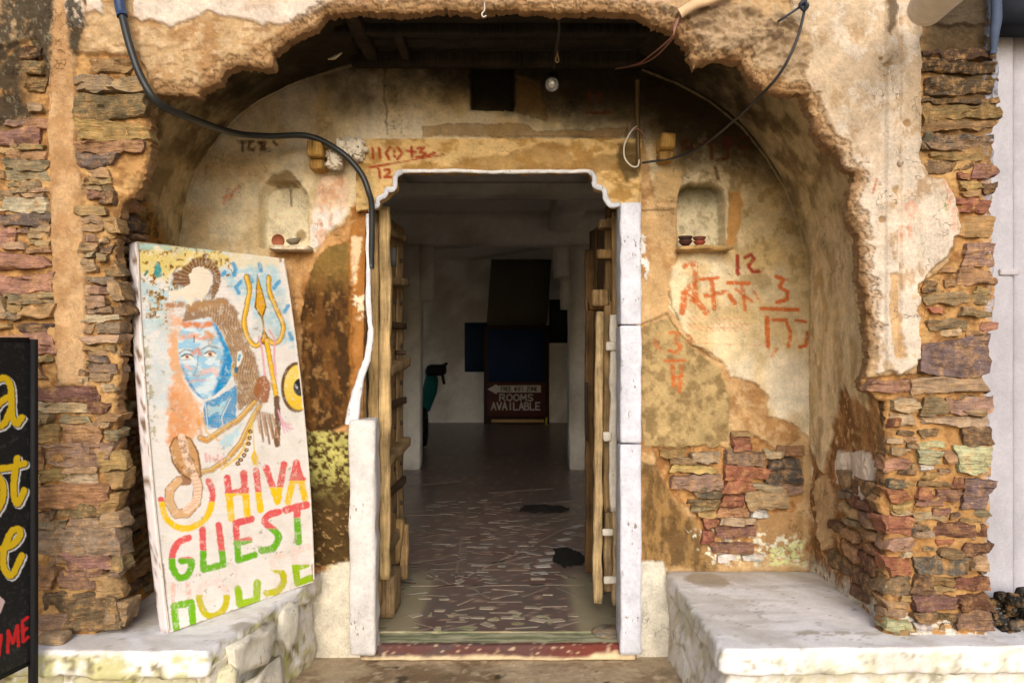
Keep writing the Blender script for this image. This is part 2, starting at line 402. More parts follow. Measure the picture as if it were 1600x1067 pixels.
def facade(x, y):
    n0 = fbm(x / 40, y / 40, 21, 5, .6); n1 = fbm(x / 9, y / 9, 22, 4, .6); n2 = fbm(x / 120, y / 120, 23, 3)
    tan = S(200, 168, 126); c = np.zeros(x.shape + (3,)) + tan
    c = mixc(c, S(178, 138, 94), ss(.45, .7, n0)); c = mixc(c, S(218, 192, 156), ss(.5, .7, n1) * .6); c = mixc(c, S(150, 112, 72), ss(.6, .68, fbm(x / 24, y / 6, 24, 4)) * .6)
    rel = .010 + (n0 - .5) * .016 + (n1 - .5) * .006
    # rubble zones: recessed mud mortar
    rub = np.maximum.reduce([mask(x, y, RUB_L, 2, 4, 20, 31), mask(x, y, RUB_L2, 2, 3, 16, 32), mask(x, y, RUB_R, 2, 4, 20, 33)])
    mort = mixc(np.zeros(x.shape + (3,)) + S(194, 150, 96), S(156, 114, 70), ss(.4, .66, n1)); mort = mixc(mort, S(212, 172, 116), ss(.52, .7, n0) * .7)
    dk = ((x > 1100) & (y > 640)).astype(float); mort = mixc(mort, S(196, 148, 94), dk * .4)
    c = c + (mort - c) * rub[..., None]; rel = rel * (1 - rub) + (-.006 + (n0 - .5) * .034 + (n1 - .5) * .016) * rub
    # mud plaster strip
    m = mask(x, y, STRIP, 3, 2, 18, 34)
    c = c + (mixc(np.zeros(x.shape + (3,)) + S(208, 170, 126), S(186, 144, 100), ss(.45, .7, n0)) - c) * m[..., None]; rel = rel * (1 - m) + (.014 + (n1 - .5) * .006) * m
    # flaked edge of thin tan coat, a shelf of second coat
    sh = ss(-1.5, 1.5, y - (118 + 10 * (n2 - .5) + 24 * (fbm(x / 30, y * 0, 41, 4) - .5) - 46 * ((x > 215) & (x < 290)))) * ((x > 118) & (x < 340) & (y < 250))
    rel = rel - .006 * sh
    # top band right of the opening, pinkish
    m = mask(x, y, [(500, -60), (500, 6), (560, 10), (640, 4), (760, 9), (860, 6), (1000, 10), (1060, 6), (1060, -60)], 2, 3, 16, 35)
    c = mixc(c, S(212, 180, 150), m); rel = rel + .006 * m
    m = mask(x, y, ROUGH_R, 8, 9, 30, 36)
    rg = fbm(x / 30, y / 22, 37, 6, .72); rg = rg - .25 * np.abs(fbm(x / 34, y / 24, 48, 4) - .5) * 2 + .06
    c = c + (mixc(np.zeros(x.shape + (3,)) + S(190, 164, 132), S(136, 112, 86), ss(.45, .66, rg)) - c) * m[..., None]; rel = rel + m * ((rg - .5) * .085 + .006)
    # cream plaster on the right
    m = mask(x, y, PLAS_R, 2, 3, 16, 38)
    pl = mixc(np.zeros(x.shape + (3,)) + S(212, 188, 158), S(230, 214, 196), ss(150, 420, y + 80 * (n2 - .5)))
    pl = mixc(pl, S(186, 154, 118), ss(.54, .68, fbm(x / 30, y / 46, 39, 5, .7)) * .8); pl = mixc(pl, S(228, 214, 196), ss(.56, .62, fbm(x / 22, y / 30, 47, 5, .65)) * .7)
    pl = mixc(pl, S(206, 170, 120), ss(.6, .66, fbm(x / 14, y / 18, 44, 4)) * ss(400, 480, y) * .6)
    c = c + (pl - c) * m[..., None]
    pan = ss(1378, 1381, x) - ss(1398, 1401, x) * .6
    rel = rel * (1 - m) + m * (.020 + (n0 - .5) * .008 + (n1 - .5) * .003 + .011 * pan + .006 * (ss(1428, 1433, x)) - .010 * (1 - ss(1, 3.5, np.abs(x - 1401 - 3 * (n2 - .5)))))
    fl = mask(x, y, [(1385, 430), (1400, 430), (1402, 490), (1410, 560), (1392, 560), (1386, 500)], 2, 4, 10, 43); rel -= .008 * fl * m; c = mixc(c, S(214, 178, 134), fl * m)
    for (hx, hy, hr) in ((1374, 344, 7), (1399, 260, 5), (1394, 300, 8), (1371, 290, 2), (1415, 265, 2), (1382, 105, 5), (1372, 95, 3), (1412, 195, 7)):
        h = 1 - ss(hr * .5, hr, np.hypot(x - hx, y - hy) + (n1 - .5) * 4); rel -= .012 * h; c = mixc(c, S(176, 140, 90), h * .8)
    st = mask(x, y, [(1378, -20), (1398, -20), (1396, 30), (1386, 60), (1380, 50)], 3, 4, 12, 46); c = mixc(c, S(84, 66, 44), st * .85)
    # white plaster remains, upper left
    for i, W in enumerate((WHITE_L, WHITE_S, WHITE_M)):
        m = mask(x, y, W, 1.2, 2.2, 12, 50 + i); wc = mixc(np.zeros(x.shape + (3,)) + S(230, 214, 198), S(208, 182, 156), ss(.5, .7, n0) * .6)
        c = c + (wc - c) * m[..., None]; rel = rel + .010 * m
    # black lichen stain
    bl = np.maximum(mask(x, y, [(-400, -400), (64, -400), (84, 20), (78, 60), (80, 118), (74, 122), (64, 80), (40, 90), (42, 150), (56, 180), (20, 200), (-400, 190)], 14, 8, 22, 60),
                    mask(x, y, [(108, -60), (140, -60), (134, 45), (124, 82), (114, 86), (110, 50)], 6, 5, 14, 61) * (1 - mask(x, y, WHITE_M, 1.5, 2, 12, 52)))
    bl = bl * ss(.30, .52, fbm(x / 16, y / 24, 62, 5, .68) + .10); bl = bl * (1 - .75 * mask(x, y, STRIP, 4, 3, 18, 34) * ss(60, 120, y + 30 * (n0 - .5)))
    bl = np.maximum(bl, mask(x, y, [(52, -60), (86, -60), (84, 60), (80, 122), (72, 124), (62, 60)], 4, 5, 12, 69)); bl = np.maximum(bl, mask(x, y, [(108, -20), (136, 20), (136, 46), (122, 84), (113, 86)], 3, 4, 10, 70) * ss(.36, .46, n1))
    c = mixc(c, S(62, 56, 46), bl * .92)
    c = mixc(c, S(150, 142, 118), ss(.64, .70, fbm(x / 5, y / 10, 63, 4, .7)) * bl * .55)
    # damp stain and canopy shade, both painted dark at top right
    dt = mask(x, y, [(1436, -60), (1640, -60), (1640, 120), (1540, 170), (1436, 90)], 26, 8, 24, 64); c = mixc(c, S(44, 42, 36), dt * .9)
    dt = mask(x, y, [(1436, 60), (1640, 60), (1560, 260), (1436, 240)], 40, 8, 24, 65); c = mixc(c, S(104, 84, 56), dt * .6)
    # lime splashes
    ls = ss(.52, .6, fbm(x / 9, y / 6, 66, 4)) * mask(x, y, [(1425, 955), (1560, 972), (1560, 1000), (1340, 1000), (1390, 985)], 5, 6, 12, 67); c = mixc(c, S(228, 224, 214), ls)
    lm = ss(1534, 1548, x) * ss(.42, .52, fbm(x / 7, y / 9, 68, 4)); c = mixc(c, S(176, 184, 204), lm * (x < 1600) * .7)
    # faded paint marks
    for p in ([(1412, 322), (1420, 318), (1425, 326), (1422, 338), (1412, 336), (1411, 324)], [(1405, 356), (1404, 376)], [(1416, 354), (1416, 374)], [(1468, 290), (1478, 310), (1472, 330)], [(1484, 330), (1482, 362)]):
        stroke(c, x, y, p, 7, S(228, 150, 118), .55, 2, .45, 4)
    stroke(c, x, y, [(1366, 282), (1359, 304)], 3, S(190, 90, 66), .8, 1, .3); stroke(c, x, y, [(1469, 322), (1473, 336)], 4, S(150, 176, 104), .8, 1, .4)
    stroke(c, x, y, [(1334, 382), (1342, 382), (1341, 402), (1335, 403), (1334, 382)], 2.5, S(186, 104, 60), .8, 1, .3)
    s = sdfF(x, y); cut = s + 34 * (fbm(x / 18, y / 12, 140, 5, .66) - .5); up_ = ss(560, 500, y) * (1 - rub)
    for lim, dz, rgb in ((-17, .007, S(190, 152, 108)), (-8, .006, S(160, 122, 82))):
        tr_ = ss(lim - .9, lim + .9, cut) * up_ * (s > -40); rel = rel - dz * tr_; c = mixc(c, rgb, tr_ * .55); ln = (1 - ss(.6, 2.0, np.abs(cut - lim - 1.2))) * up_ * (s > -40); c = mixc(c, S(92, 66, 42), ln * .6)
    e = ss(-5, 0, s); rel = rel - .012 * e * e
    c = mixc(c, S(150, 112, 72), ss(-4, -.5, s) * (x < 1500) * .7)
    return c, rel
# fine px grid inside the picture, coarse beyond
def axis(a, b, step, lo, hi, big=24):
    return np.concatenate([np.arange(lo, a, big), np.arange(a, b, step), np.arange(b, hi + 1, big)])
xs = axis(-8, 1578, 2.0, -560, 1578); ys = axis(-8, 1012, 2.0, -460, 1012)
px, py, keep = gridpx(xs, ys, sdfF)
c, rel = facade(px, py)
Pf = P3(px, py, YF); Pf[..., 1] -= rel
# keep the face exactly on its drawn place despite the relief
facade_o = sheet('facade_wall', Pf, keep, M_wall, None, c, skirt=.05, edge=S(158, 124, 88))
tag(facade_o, 'weathered street wall of rubble stone and flaking plaster round the broken arch', 'wall')
# roof slab and masonry behind the face (keeps daylight out of the alcove and room)
box('roof_slab', (0.0, 8.1, 3.42), (12, 10.9, .2), M_plain, facade_o, r=.01, color=S(120, 105, 85))
box('masonry_core', (-2.95, 3.0, 1.66), (2.6, .46, 3.34), M_plain, facade_o, r=.01, color=S(150, 115, 75))
box('masonry_core', (0.0, 3.08, 2.98), (3.4, .62, .68), M_plain, facade_o, r=.01, color=S(90, 75, 55))
box('masonry_core', (2.0, 4.4, 3.0), (1.5, 3.2, .7), M_plain, facade_o, r=.01, color=S(90, 75, 55))

PAL = dict(m=(152, 98, 86), p=(190, 122, 100), o=(194, 134, 86), O=(208, 140, 82), t=(186, 148, 104), T=(208, 178, 134), g=(146, 130, 100), G=(92, 88, 82), k=(86, 70, 74),
           y=(190, 146, 78), Y=(206, 166, 84), b=(120, 90, 64), r=(178, 90, 62), R=(118, 66, 50), c=(216, 196, 158), v=(128, 106, 108), w=(226, 221, 214), l=(200, 198, 140), e=(140, 118, 74), q=(170, 130, 112))
RECTS = []
def stone_colour(k, var=.16):
    col = np.array(PAL[k], float); g_ = col.mean(); col = col + (g_ - col) * .34
    col = col + (np.array([190, 150, 104]) - col) * (.18 if k not in 'wl' else .0)
    return S(*np.clip(col * .93 * (1 + (rng.rand() - .5) * var) + (rng.rand(3) - .5) * 8, 20, 240))
def stone(parent, x0, y0, x1, y1, k, Y=YF, proud=.016, tilt=None, name='stone'):
    SEED[0] += 1
    RECTS.append((x0, y0, x1, y1))
    Wd = (x1 - x0 + 1.6) * Y / FPX; Hd = (y1 - y0 + 1.2) * Y / FPX; dep = .08
    nx = int(min(16, max(6, Wd / .010))); nz = int(min(9, max(4, Hd / .008)))
    V, F = rbox_arrays(Wd / 2, dep / 2, Hd / 2, min(.18 * Hd, .0045), nx, 3, nz)
    sh = SEED[0] * 1.37 % 23
    u = V[:, 0] / (Wd / 2); v = V[:, 2] / (Hd / 2)
    # broken outline: ends cut at a slant, top and bottom edges run unevenly
    cutl, cutr = (rng.rand(2) - .5) * min(.6 * Hd, .03)
    V[:, 0] += np.where(u < 0, -u * cutl * v, u * cutr * v)
    if Wd > Hd * 1.5:
        th = .34 * rng.rand(); s_ = 1 if rng.rand() < .5 else -1
        V[:, 2] *= 1 - th * ss(-.2, 1, s_ * u); V[:, 2] += Hd * .14 * (rng.rand() - .5) * (1 - u * u) + Hd * .10 * (rng.rand() - .5) * u
    Q = np.round((V + sh) * 42) / 42                              # stepped breakage
    V = V + (np.stack([vn3(Q * 30, 1), vn3(Q * 30, 2), vn3(Q * 30, 3)], -1) - .5) * np.array([.010, .026, min(.26 * Hd, .010)])
    V = V + (np.stack([vn3(V * 30 + sh, 1), vn3(V * 30 + sh, 2), vn3(V * 36 + sh, 3)], -1) - .5) * np.array([.014, .020, min(.42 * Hd, .013)])
    V = V + (np.stack([vn3(V * 95 + sh, 4), vn3(V * 95 + sh, 5), vn3(V * 95 + sh, 6)], -1) - .5) * .006
    t = (rng.rand() - .5) * .06 if tilt is None else tilt
    V = rot(V, (rng.rand() - .5) * .22, t, (rng.rand() - .5) * .14)
    o = mk(name, V, F, M_stone, parent, sharp=34)
    cx, cy, cz = pt((x0 + x1) / 2, (y0 + y1) / 2, Y)
    o.location = (cx, cy - proud * (.25 + .95 * rng.rand()) + dep / 2, cz)
    o.color = (*stone_colour(k), 1)
    return o
STONES_L = """38 76 68 96 b;38 97 70 118 t;45 120 72 140 y;45 162 66 176 t;10 188 42 197 q;40 187 78 203 o;-4 202 64 230 m;-4 231 34 240 y;38 227 74 235 y;13 235 74 249 o;8 248 76 265 g;12 263 76 283 g;-6 268 12 282 y;32 283 68 295 g;12 286 30 292 g;22 294 44 301 g;44 295 78 302 t;42 302 73 309 t;-4 299 31 311 t;5 311 75 335 c;8 335 78 354 G;-8 336 8 346 p;-8 347 10 355 q;-6 356 28 381 p;50 354 80 364 t;46 364 82 373 t;45 373 82 384 t;4 381 42 392 t;43 385 84 396 o;-6 397 78 421 p;-6 427 86 455 p;8 457 22 463 g;66 457 88 465 t;12 460 80 476 g;-6 463 10 500 t;13 475 36 486 y;14 487 32 502 g;33 478 88 499 o;33 504 85 519 k;-4 506 18 513 y;-6 521 86 553 p;50 556 82 566 e;48 568 66 596 o;-60 205 -8 240 m;-60 250 -10 290 g;-60 300 -10 340 t;-60 350 -10 390 p;-60 400 -10 440 o;-60 450 -10 500 g;-60 510 -10 560 p
50 602 155 626 m;52 628 140 646 T;136 627 170 646 R;50 646 80 661 t;50 662 95 692 y;96 649 140 660 T;98 660 160 692 o;150 645 190 660 y;140 660 176 668 t;68 689 178 728 q;50 695 68 735 O;158 705 194 735 y;104 728 155 739 t;105 739 155 756 c;55 733 100 755 y;68 755 172 793 O;50 740 66 790 O;60 794 88 811 b;90 789 160 811 e;66 811 102 825 g;108 808 160 827 t;57 824 190 866 q;75 867 102 882 t;103 854 176 890 m;57 882 90 920 o;92 889 158 920 m;70 922 150 956 b;150 898 185 935 y;58 957 110 992 t;108 932 188 985 b;165 940 200 976 t;155 770 184 800 y;160 800 190 824 t;172 735 196 764 y;174 866 196 890 e
121 118 178 145 g;178 122 228 146 t;121 147 229 185 e;121 187 229 219 Y;121 219 222 238 O;122 240 182 264 v;128 265 170 277 t;134 279 176 291 y;134 291 162 299 t;134 300 168 313 m;122 322 168 337 Y;126 338 176 352 t;130 353 165 363 t;136 366 152 378 q;130 379 152 394 t;130 395 150 403 T;152 382 176 398 b;154 398 168 408 t;130 406 148 425 t;138 434 180 446 g;142 446 170 458 q;130 446 142 465 t;131 463 170 478 q;130 477 175 490 g;135 491 187 502 c;152 505 190 522 g;133 506 146 521 q;135 523 190 537 T;135 538 160 546 y;140 547 187 556 t;143 557 168 567 v;142 568 185 581 g;143 582 176 595 t;160 300 182 320 b;165 340 186 362 y;168 408 186 430 e;176 440 194 470 t;178 470 196 492 b;146 95 210 114 y"""
STONES_R = """1440 80 1552 96 b;1440 98 1552 116 b;1445 124 1552 153 e;1440 155 1560 163 e;1440 164 1560 186 y;1440 188 1552 205 o;1440 208 1458 236 G;1458 209 1550 223 G;1445 225 1550 238 t;1450 240 1532 251 Y;1445 252 1490 275 b;1492 253 1515 266 b;1495 268 1514 279 r;1517 256 1556 280 m;1500 283 1530 297 y;1535 286 1556 300 b;1490 311 1545 334 r;1498 339 1550 373 y;1505 379 1553 416 q;1495 420 1552 445 o;1443 437 1462 456 b;1445 457 1548 476 t;1450 479 1474 489 r;1500 488 1552 497 e;1447 500 1512 516 e;1532 503 1556 518 p;1436 526 1544 588 v
1354 592 1424 612 p;1420 591 1540 614 t;1395 618 1432 642 T;1440 619 1480 646 e;1480 623 1550 648 q;1392 650 1430 666 T;1391 652 1402 665 r;1440 651 1540 667 T;1436 669 1462 681 e;1503 664 1550 695 b;1390 700 1420 711 t;1434 690 1475 700 l;1434 702 1474 714 l;1434 715 1470 725 l;1436 727 1456 736 w;1494 697 1544 740 l;1474 705 1492 722 o;1385 714 1416 735 p;1385 750 1412 760 G;1384 762 1415 782 r;1433 752 1482 761 e;1432 764 1456 778 r;1460 763 1500 780 m;1490 748 1505 762 r;1430 780 1465 790 m;1505 747 1546 793 v;1456 792 1482 802 m;1390 785 1420 797 Y;1425 802 1472 813 T;1425 818 1450 829 G;1425 831 1460 839 T;1377 808 1424 834 r;1460 816 1540 837 R;1385 838 1432 861 q;1462 841 1488 852 r;1466 856 1500 868 e;1503 846 1546 866 R;1384 870 1420 897 r;1426 870 1518 898 G;1516 868 1540 890 t;1382 900 1425 927 e;1456 900 1488 912 y;1457 913 1490 925 Y;1488 902 1544 923 R;1425 928 1493 952 m;1494 926 1545 949 R;1408 930 1424 940 y;1382 938 1418 950 t;1382 952 1412 964 t;1426 956 1465 970 b;1466 957 1490 968 b;1490 954 1545 986 m;1428 972 1455 981 w;1470 972 1490 983 e;1384 966 1424 984 l;1426 898 1454 926 b;1500 300 1532 310 y;1440 290 1448 300 t;1505 640 1540 650 t"""
for src in (STONES_L, STONES_R):
    for s_ in src.replace('\n', ';').split(';'):
        a = s_.split(); x0, y0, x1, y1 = map(float, a[:4])
        dk = 1
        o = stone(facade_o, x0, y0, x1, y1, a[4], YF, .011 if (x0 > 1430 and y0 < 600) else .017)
        if x0 < 70 and y1 < 150: o.color = (*(np.array(o.color[:3]) * .5), 1)
        if x0 > 1430 and y1 < 260: o.color = (*(np.array(o.color[:3]) * (.42 if y1 < 165 else .62 if y1 < 210 else .8)), 1)     # canopy shade and damp stain put into the stone colour
# slivers wedged between the larger stones
n_sl = 0
for tr in range(4000):
    if n_sl >= 66: break
    zone = (( -5, 240, 78, 560), (120, 262, 180, 600), (55, 650, 190, 980), (1386, 640, 1430, 985), (1430, 260, 1545, 985))[rng.randint(5)]
    x0 = zone[0] + rng.rand() * (zone[2] - zone[0] - 14); y0 = zone[1] + rng.rand() * (zone[3] - zone[1]); w_ = 14 + 26 * rng.rand(); h_ = 6 + 8 * rng.rand(); x1 = min(x0 + w_, zone[2]); y1 = y0 + h_
    if any(x0 < b_[2] - 1 and x1 > b_[0] + 1 and y0 < b_[3] - .5 and y1 > b_[1] + .5 for b_ in RECTS): continue
    if x0 > 1430 and y0 < 420 and x0 < 1500: continue
    stone(facade_o, x0, y0, x1, y1, 'tyogeTqb'[rng.randint(8)], YF, .010); n_sl += 1

# ================================================================== ALCOVE: back wall, vault, side walls
ARC = [(281, 1040), (280, 420), (281, 370), (290, 310), (310, 260), (340, 215), (385, 170), (440, 138), (500, 115), (560, 97), (1000, 97), (1060, 128), (1110, 155), (1160, 195), (1200, 245), (1230, 295), (1250, 350), (1262, 400), (1265, 440), (1265, 1040)]
DOORHOLE = [(566, 1100), (566, 640), (572, 330), (600, 262), (960, 262), (985, 320), (985, 1100)]
def sdfB(x, y):
    return np.maximum(polysdf(x, y, ARC) - 12, -polysdf(x, y, DOORHOLE))
NICHE_L = [(405, 386), (405, 300), (418, 288), (424, 284), (465, 284), (476, 300), (480, 310), (480, 386)]
NICHE_R = [(1061, 386), (1061, 305), (1066, 292), (1080, 286), (1118, 286), (1130, 296), (1133, 310), (1133, 386)]
MUD_L = [(420, 386), (492, 392), (502, 372), (540, 350), (545, 330), (552, 320), (592, 320), (592, 640), (545, 680), (480, 1040), (400, 1040)]
BROWN = [(498, 396), (512, 384), (548, 382), (552, 420), (548, 470), (552, 560), (545, 660), (520, 672), (478, 674), (472, 560), (470, 500), (482, 440)]
EDGE_R = [(1000, 200), (1016, 268), (1018, 290), (1026, 314), (1042, 318), (1062, 312), (1062, 392), (1052, 420), (1046, 478), (1060, 505), (1085, 540), (1128, 560), (1145, 585), (1180, 598), (1200, 620), (1204, 655), (1225, 655), (1262, 680), (1272, 700), (1272, 1040), (1000, 1040)]
GRY_R = [(1002, 510), (1040, 495), (1062, 520), (1090, 550), (1128, 575), (1142, 620), (1140, 688), (1120, 698), (1002, 700)]
RUBB = [(1020, 700), (1140, 700), (1145, 676), (1180, 680), (1215, 706), (1256, 710), (1256, 780), (1240, 800), (1185, 812), (1185, 860), (1105, 850), (1092, 812), (1070, 790), (1040, 770), (1030, 740)]
def graffiti(c, x, y):
    # numerals and marks painted by hand
    red, orr = S(158, 52, 30), S(204, 104, 44)
    G = lambda pts, w_, col_, al=.95, wr=.22, s_=0: stroke(c, x, y, pts, w_ * (1.25 if w_ > 3 else 1), col_, al, 1.0, wr, s_)
    G([(1152, 400), (1153, 428)], 5, red); G([(1164, 402), (1173, 398), (1178, 405), (1169, 415), (1176, 425), (1186, 424)], 4.5, red)
    G([(1213, 432), (1225, 437), (1218, 448), (1231, 456), (1230, 468), (1214, 472)], 5, orr); G([(1190, 482), (1247, 484)], 5, orr)
    G([(1198, 497), (1200, 541)], 6, orr); G([(1208, 500), (1228, 500), (1235, 520), (1232, 541)], 4.5, orr); G([(1244, 500), (1259, 503)], 4, orr); G([(1262, 520), (1259, 540), (1250, 542)], 4.5, orr); G([(1214, 545), (1206, 556)], 4, orr, .7, .4)
    G([(1070, 416), (1086, 411), (1086, 440), (1068, 458), (1084, 470)], 7, orr, .85, .42); G([(1069, 462), (1066, 488)], 8, orr, .9, .3); G([(1084, 446), (1088, 470), (1104, 489)], 8, orr, .85, .36); G([(1094, 437), (1122, 434)], 4, orr)
    G([(1112, 438), (1116, 482)], 6, orr, .9, .3); G([(1102, 462), (1136, 456)], 5, orr, .9, .35); G([(1137, 442), (1171, 443)], 5, orr); G([(1160, 444), (1164, 484)], 5, orr, .9, .35); G([(1140, 462), (1148, 474)], 6, orr); G([(1150, 452), (1176, 472)], 4, orr, .8, .4); G([(1178, 456), (1190, 474)], 4, orr, .8, .4)
    for r_ in range(3):
        for q in range(11):
            if rng.rand() < .8: G([(1074 + q * 9, 494 + r_ * 9 + rng.rand() * 3), (1079 + q * 9, 498 + r_ * 9 + rng.rand() * 3)], 2.2, S(214, 136, 92), .6, .38, q)
    G([(1078, 511), (1166, 513)], 1.6, S(214, 130, 90), .6, .3); G([(1060, 534), (1190, 540)], 1.6, S(214, 130, 90), .5, .4)
    G([(1028, 522), (1024, 535), (1030, 546)], 7, orr, .5, .42); G([(1048, 520), (1062, 521), (1053, 533), (1065, 541), (1056, 551), (1045, 548)], 4.5, orr, .8, .36); G([(1040, 564), (1070, 563)], 4, orr, .8); G([(1051, 572), (1053, 602)], 6, orr, .8, .36); G([(1065, 572), (1062, 612)], 5, orr, .8, .38); G([(1052, 590), (1066, 588)], 4, orr, .7)
    G([(1076, 524), (1084, 532)], 4, orr, .6, .4)
    dr = S(92, 46, 26)
    for p in ([(1066, 226), (1072, 220), (1080, 224), (1082, 232), (1070, 232)], [(1090, 232), (1106, 218)], [(1112, 214), (1112, 248)], [(1130, 218), (1140, 214), (1146, 224), (1136, 232), (1130, 222)], [(1120, 250), (1134, 248)], [(1136, 216), (1138, 246)], [(1158, 214), (1170, 216), (1172, 230), (1158, 232), (1156, 218)], [(1200, 228), (1214, 230)], [(1118, 262), (1122, 280)]): G(p, 4.5, dr, .75, .36)
    for p in ([(371, 222), (396, 221)], [(379, 222), (379, 236)], [(390, 223), (388, 234), (396, 234)], [(408, 224), (408, 234)], [(404, 223), (414, 223), (412, 234), (422, 234)], [(428, 222), (432, 226)], [(922, 144), (922, 164)], [(936, 144), (936, 164)], [(918, 177), (954, 176)]): G(p, 4, dr, .8, .34)
    for p in ([(350, 318), (356, 296)], [(358, 312), (366, 298)], [(368, 296), (374, 290)], [(348, 308), (364, 304)]): G(p, 4, S(222, 136, 96), .6, .42)
    lr = S(166, 60, 28)
    for p in ([(582, 232), (583, 248)], [(592, 232), (594, 247)], [(609, 231), (603, 240), (608, 249)], [(616, 237), (616.5, 238)], [(616, 244), (616.5, 245)], [(622, 231), (628, 240), (621, 249)], [(636, 236), (650, 238)], [(643, 230), (644, 246)], [(652, 232), (663, 231), (656, 238), (665, 240), (659, 246), (650, 246)], [(668, 244), (679, 239)], [(577, 262), (606, 257)], [(606, 257), (694, 242)], [(592, 264), (594, 278)], [(600, 266), (608, 265), (609, 270), (601, 277), (611, 277)]):
        G(p, 3.4 if p[0] != (606, 257) else 2, lr, .95, .22)
def alcove(x, y, side=0):
    """painted colour and relief of plaster inside the alcove; x,y are photo pixels"""
    n0 = fbm(x / 46, y / 46, 71, 5, .62); n1 = fbm(x / 10, y / 10, 72, 4, .6); n2 = fbm(x / 140, y / 140, 73, 3)
    c = np.zeros(x.shape + (3,)) + S(240, 222, 184)
    c = mixc(c, S(220, 190, 138), ss(.44, .66, n0) * .75); c = mixc(c, S(244, 234, 214), ss(.55, .75, fbm(x / 60, y / 80, 74, 4)) * .6)
    rel = (n0 - .5) * .012 + (n1 - .5) * .003
    # ochre damp on the right half
    m = ss(1080, 1180, x + 60 * (n2 - .5)) * ss(640, 430, y + 120 * (n0 - .5)); c = mixc(c, S(190, 160, 100), m * .6)
    m = ss(.5, .64, fbm(x / 22, y / 26, 75, 5, .65)) * ss(1020, 1120, x) * ss(560, 380, y); c = mixc(c, S(160, 132, 80), m * .7)
    # soot: grime of the lamps and the bulb, thick under the ceiling
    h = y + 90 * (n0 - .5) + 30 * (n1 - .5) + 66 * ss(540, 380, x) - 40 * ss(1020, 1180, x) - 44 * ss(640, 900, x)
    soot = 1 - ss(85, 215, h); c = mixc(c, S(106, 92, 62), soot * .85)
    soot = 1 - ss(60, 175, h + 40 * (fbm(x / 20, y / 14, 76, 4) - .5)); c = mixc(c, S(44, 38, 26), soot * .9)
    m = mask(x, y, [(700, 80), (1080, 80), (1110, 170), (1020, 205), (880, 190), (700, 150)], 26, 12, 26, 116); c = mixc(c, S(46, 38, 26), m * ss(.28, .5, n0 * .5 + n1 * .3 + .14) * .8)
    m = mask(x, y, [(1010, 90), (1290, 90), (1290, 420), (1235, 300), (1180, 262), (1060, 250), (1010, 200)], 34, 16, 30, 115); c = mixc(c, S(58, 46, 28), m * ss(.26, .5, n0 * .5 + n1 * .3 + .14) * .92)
    # ---- left half: mud coat where plaster fell, brown stained door stone
    m = mask(x, y, MUD_L, 2, 4, 18, 77)
    mud = mixc(np.zeros(x.shape + (3,)) + S(206, 160, 106), S(168, 118, 68), ss(.42, .62, n0)); mud = mixc(mud, S(226, 184, 134), ss(.56, .7, n1) * .6)
    c = c + (mud - c) * m[..., None]; rel = rel - .008 * m + m * (n1 - .5) * .006
    for g in ([(425, 470), (455, 466), (485, 470)], [(440, 505), (470, 500), (488, 504)], [(430, 520), (468, 528)], [(470, 480), (472, 500)]):
        d = segdist(x, y, g); rel -= .006 * (1 - ss(.5, 2.5, d))
    m = mask(x, y, BROWN, 2, 4, 14, 78); b2 = fbm(x / 12, y / 30, 79, 5, .65)
    br = mixc(np.zeros(x.shape + (3,)) + S(112, 76, 38), S(70, 48, 26), ss(.4, .62, b2)); br = mixc(br, S(150, 112, 66), ss(.6, .72, n1) * .8)
    br = mixc(br, S(150, 122, 66), ss(470, 400, y) * .7)
    c = c + (br - c) * m[..., None]; rel = rel + m * (.018 + (b2 - .5) * .022)
    m = mask(x, y, [(546, 350), (590, 330), (582, 560), (566, 600), (548, 660)], 2, 3, 14, 80); c = mixc(c, S(168, 110, 48), m * .8); rel += .012 * m
    m = mask(x, y, [(550, 372), (566, 368), (564, 400), (556, 440), (550, 448)], 1.5, 3, 10, 81); c = mixc(c, S(238, 204, 164), m)
    m = mask(x, y, [(555, 455), (570, 455), (570, 495), (560, 500), (553, 490)], 2, 4, 8, 82) * ss(.42, .5, n1); c = mixc(c, S(240, 226, 196), m)
    m = mask(x, y, [(546, 324), (582, 322), (584, 346), (548, 344)], 1.5, 2, 9, 83); c = mixc(c, S(160, 110, 60), m)
    # mossy block and its dark lower half
    m = mask(x, y, [(476, 673), (552, 673), (552, 872), (500, 885), (470, 870)], 1.5, 3, 12, 84)
    ms = fbm(x / 7, y / 6, 85, 4, .6); mo = mixc(np.zeros(x.shape + (3,)) + S(86, 66, 36), S(196, 188, 110), ss(.42, .58, ms) * ss(790, 730, y + 40 * (n0 - .5))); mo = mixc(mo, S(176, 140, 92), ss(.62, .7, ms) * ss(760, 820, y))
    c = c + (mo - c) * m[..., None]; rel = rel + m * (.022 + (ms - .5) * .022)
    # whitewash round the step
    m = mask(x, y, [(440, 1060), (450, 960), (492, 905), (520, 880), (560, 868), (600, 868), (600, 1060)], 3, 7, 14, 86); c = mixc(c, S(234, 226, 206), m); rel += .012 * m
    m = mask(x, y, [(985, 1060), (985, 876), (1004, 882), (1036, 880), (1048, 920), (1060, 1060)], 3, 5, 12, 87)
    # pink-white patch by the left niche
    m = mask(x, y, [(484, 390), (487, 335), (496, 290), (505, 274), (544, 272), (546, 320), (536, 346), (512, 362), (500, 384)], 1.5, 2.5, 12, 88)
    c = c + (mixc(np.zeros(x.shape + (3,)) + S(236, 206, 176), S(246, 236, 226), ss(318, 336, y + 14 * (n1 - .5))) - c) * m[..., None]; rel += .004 * m
    c = mixc(c, S(222, 160, 116), m * ss(.54, .66, fbm(x / 8, y / 14, 90, 4)) * .6)
    # ---- right half: coat fallen below a ragged diagonal
    m = mask(x, y, EDGE_R, 1.6, 4, 16, 91)
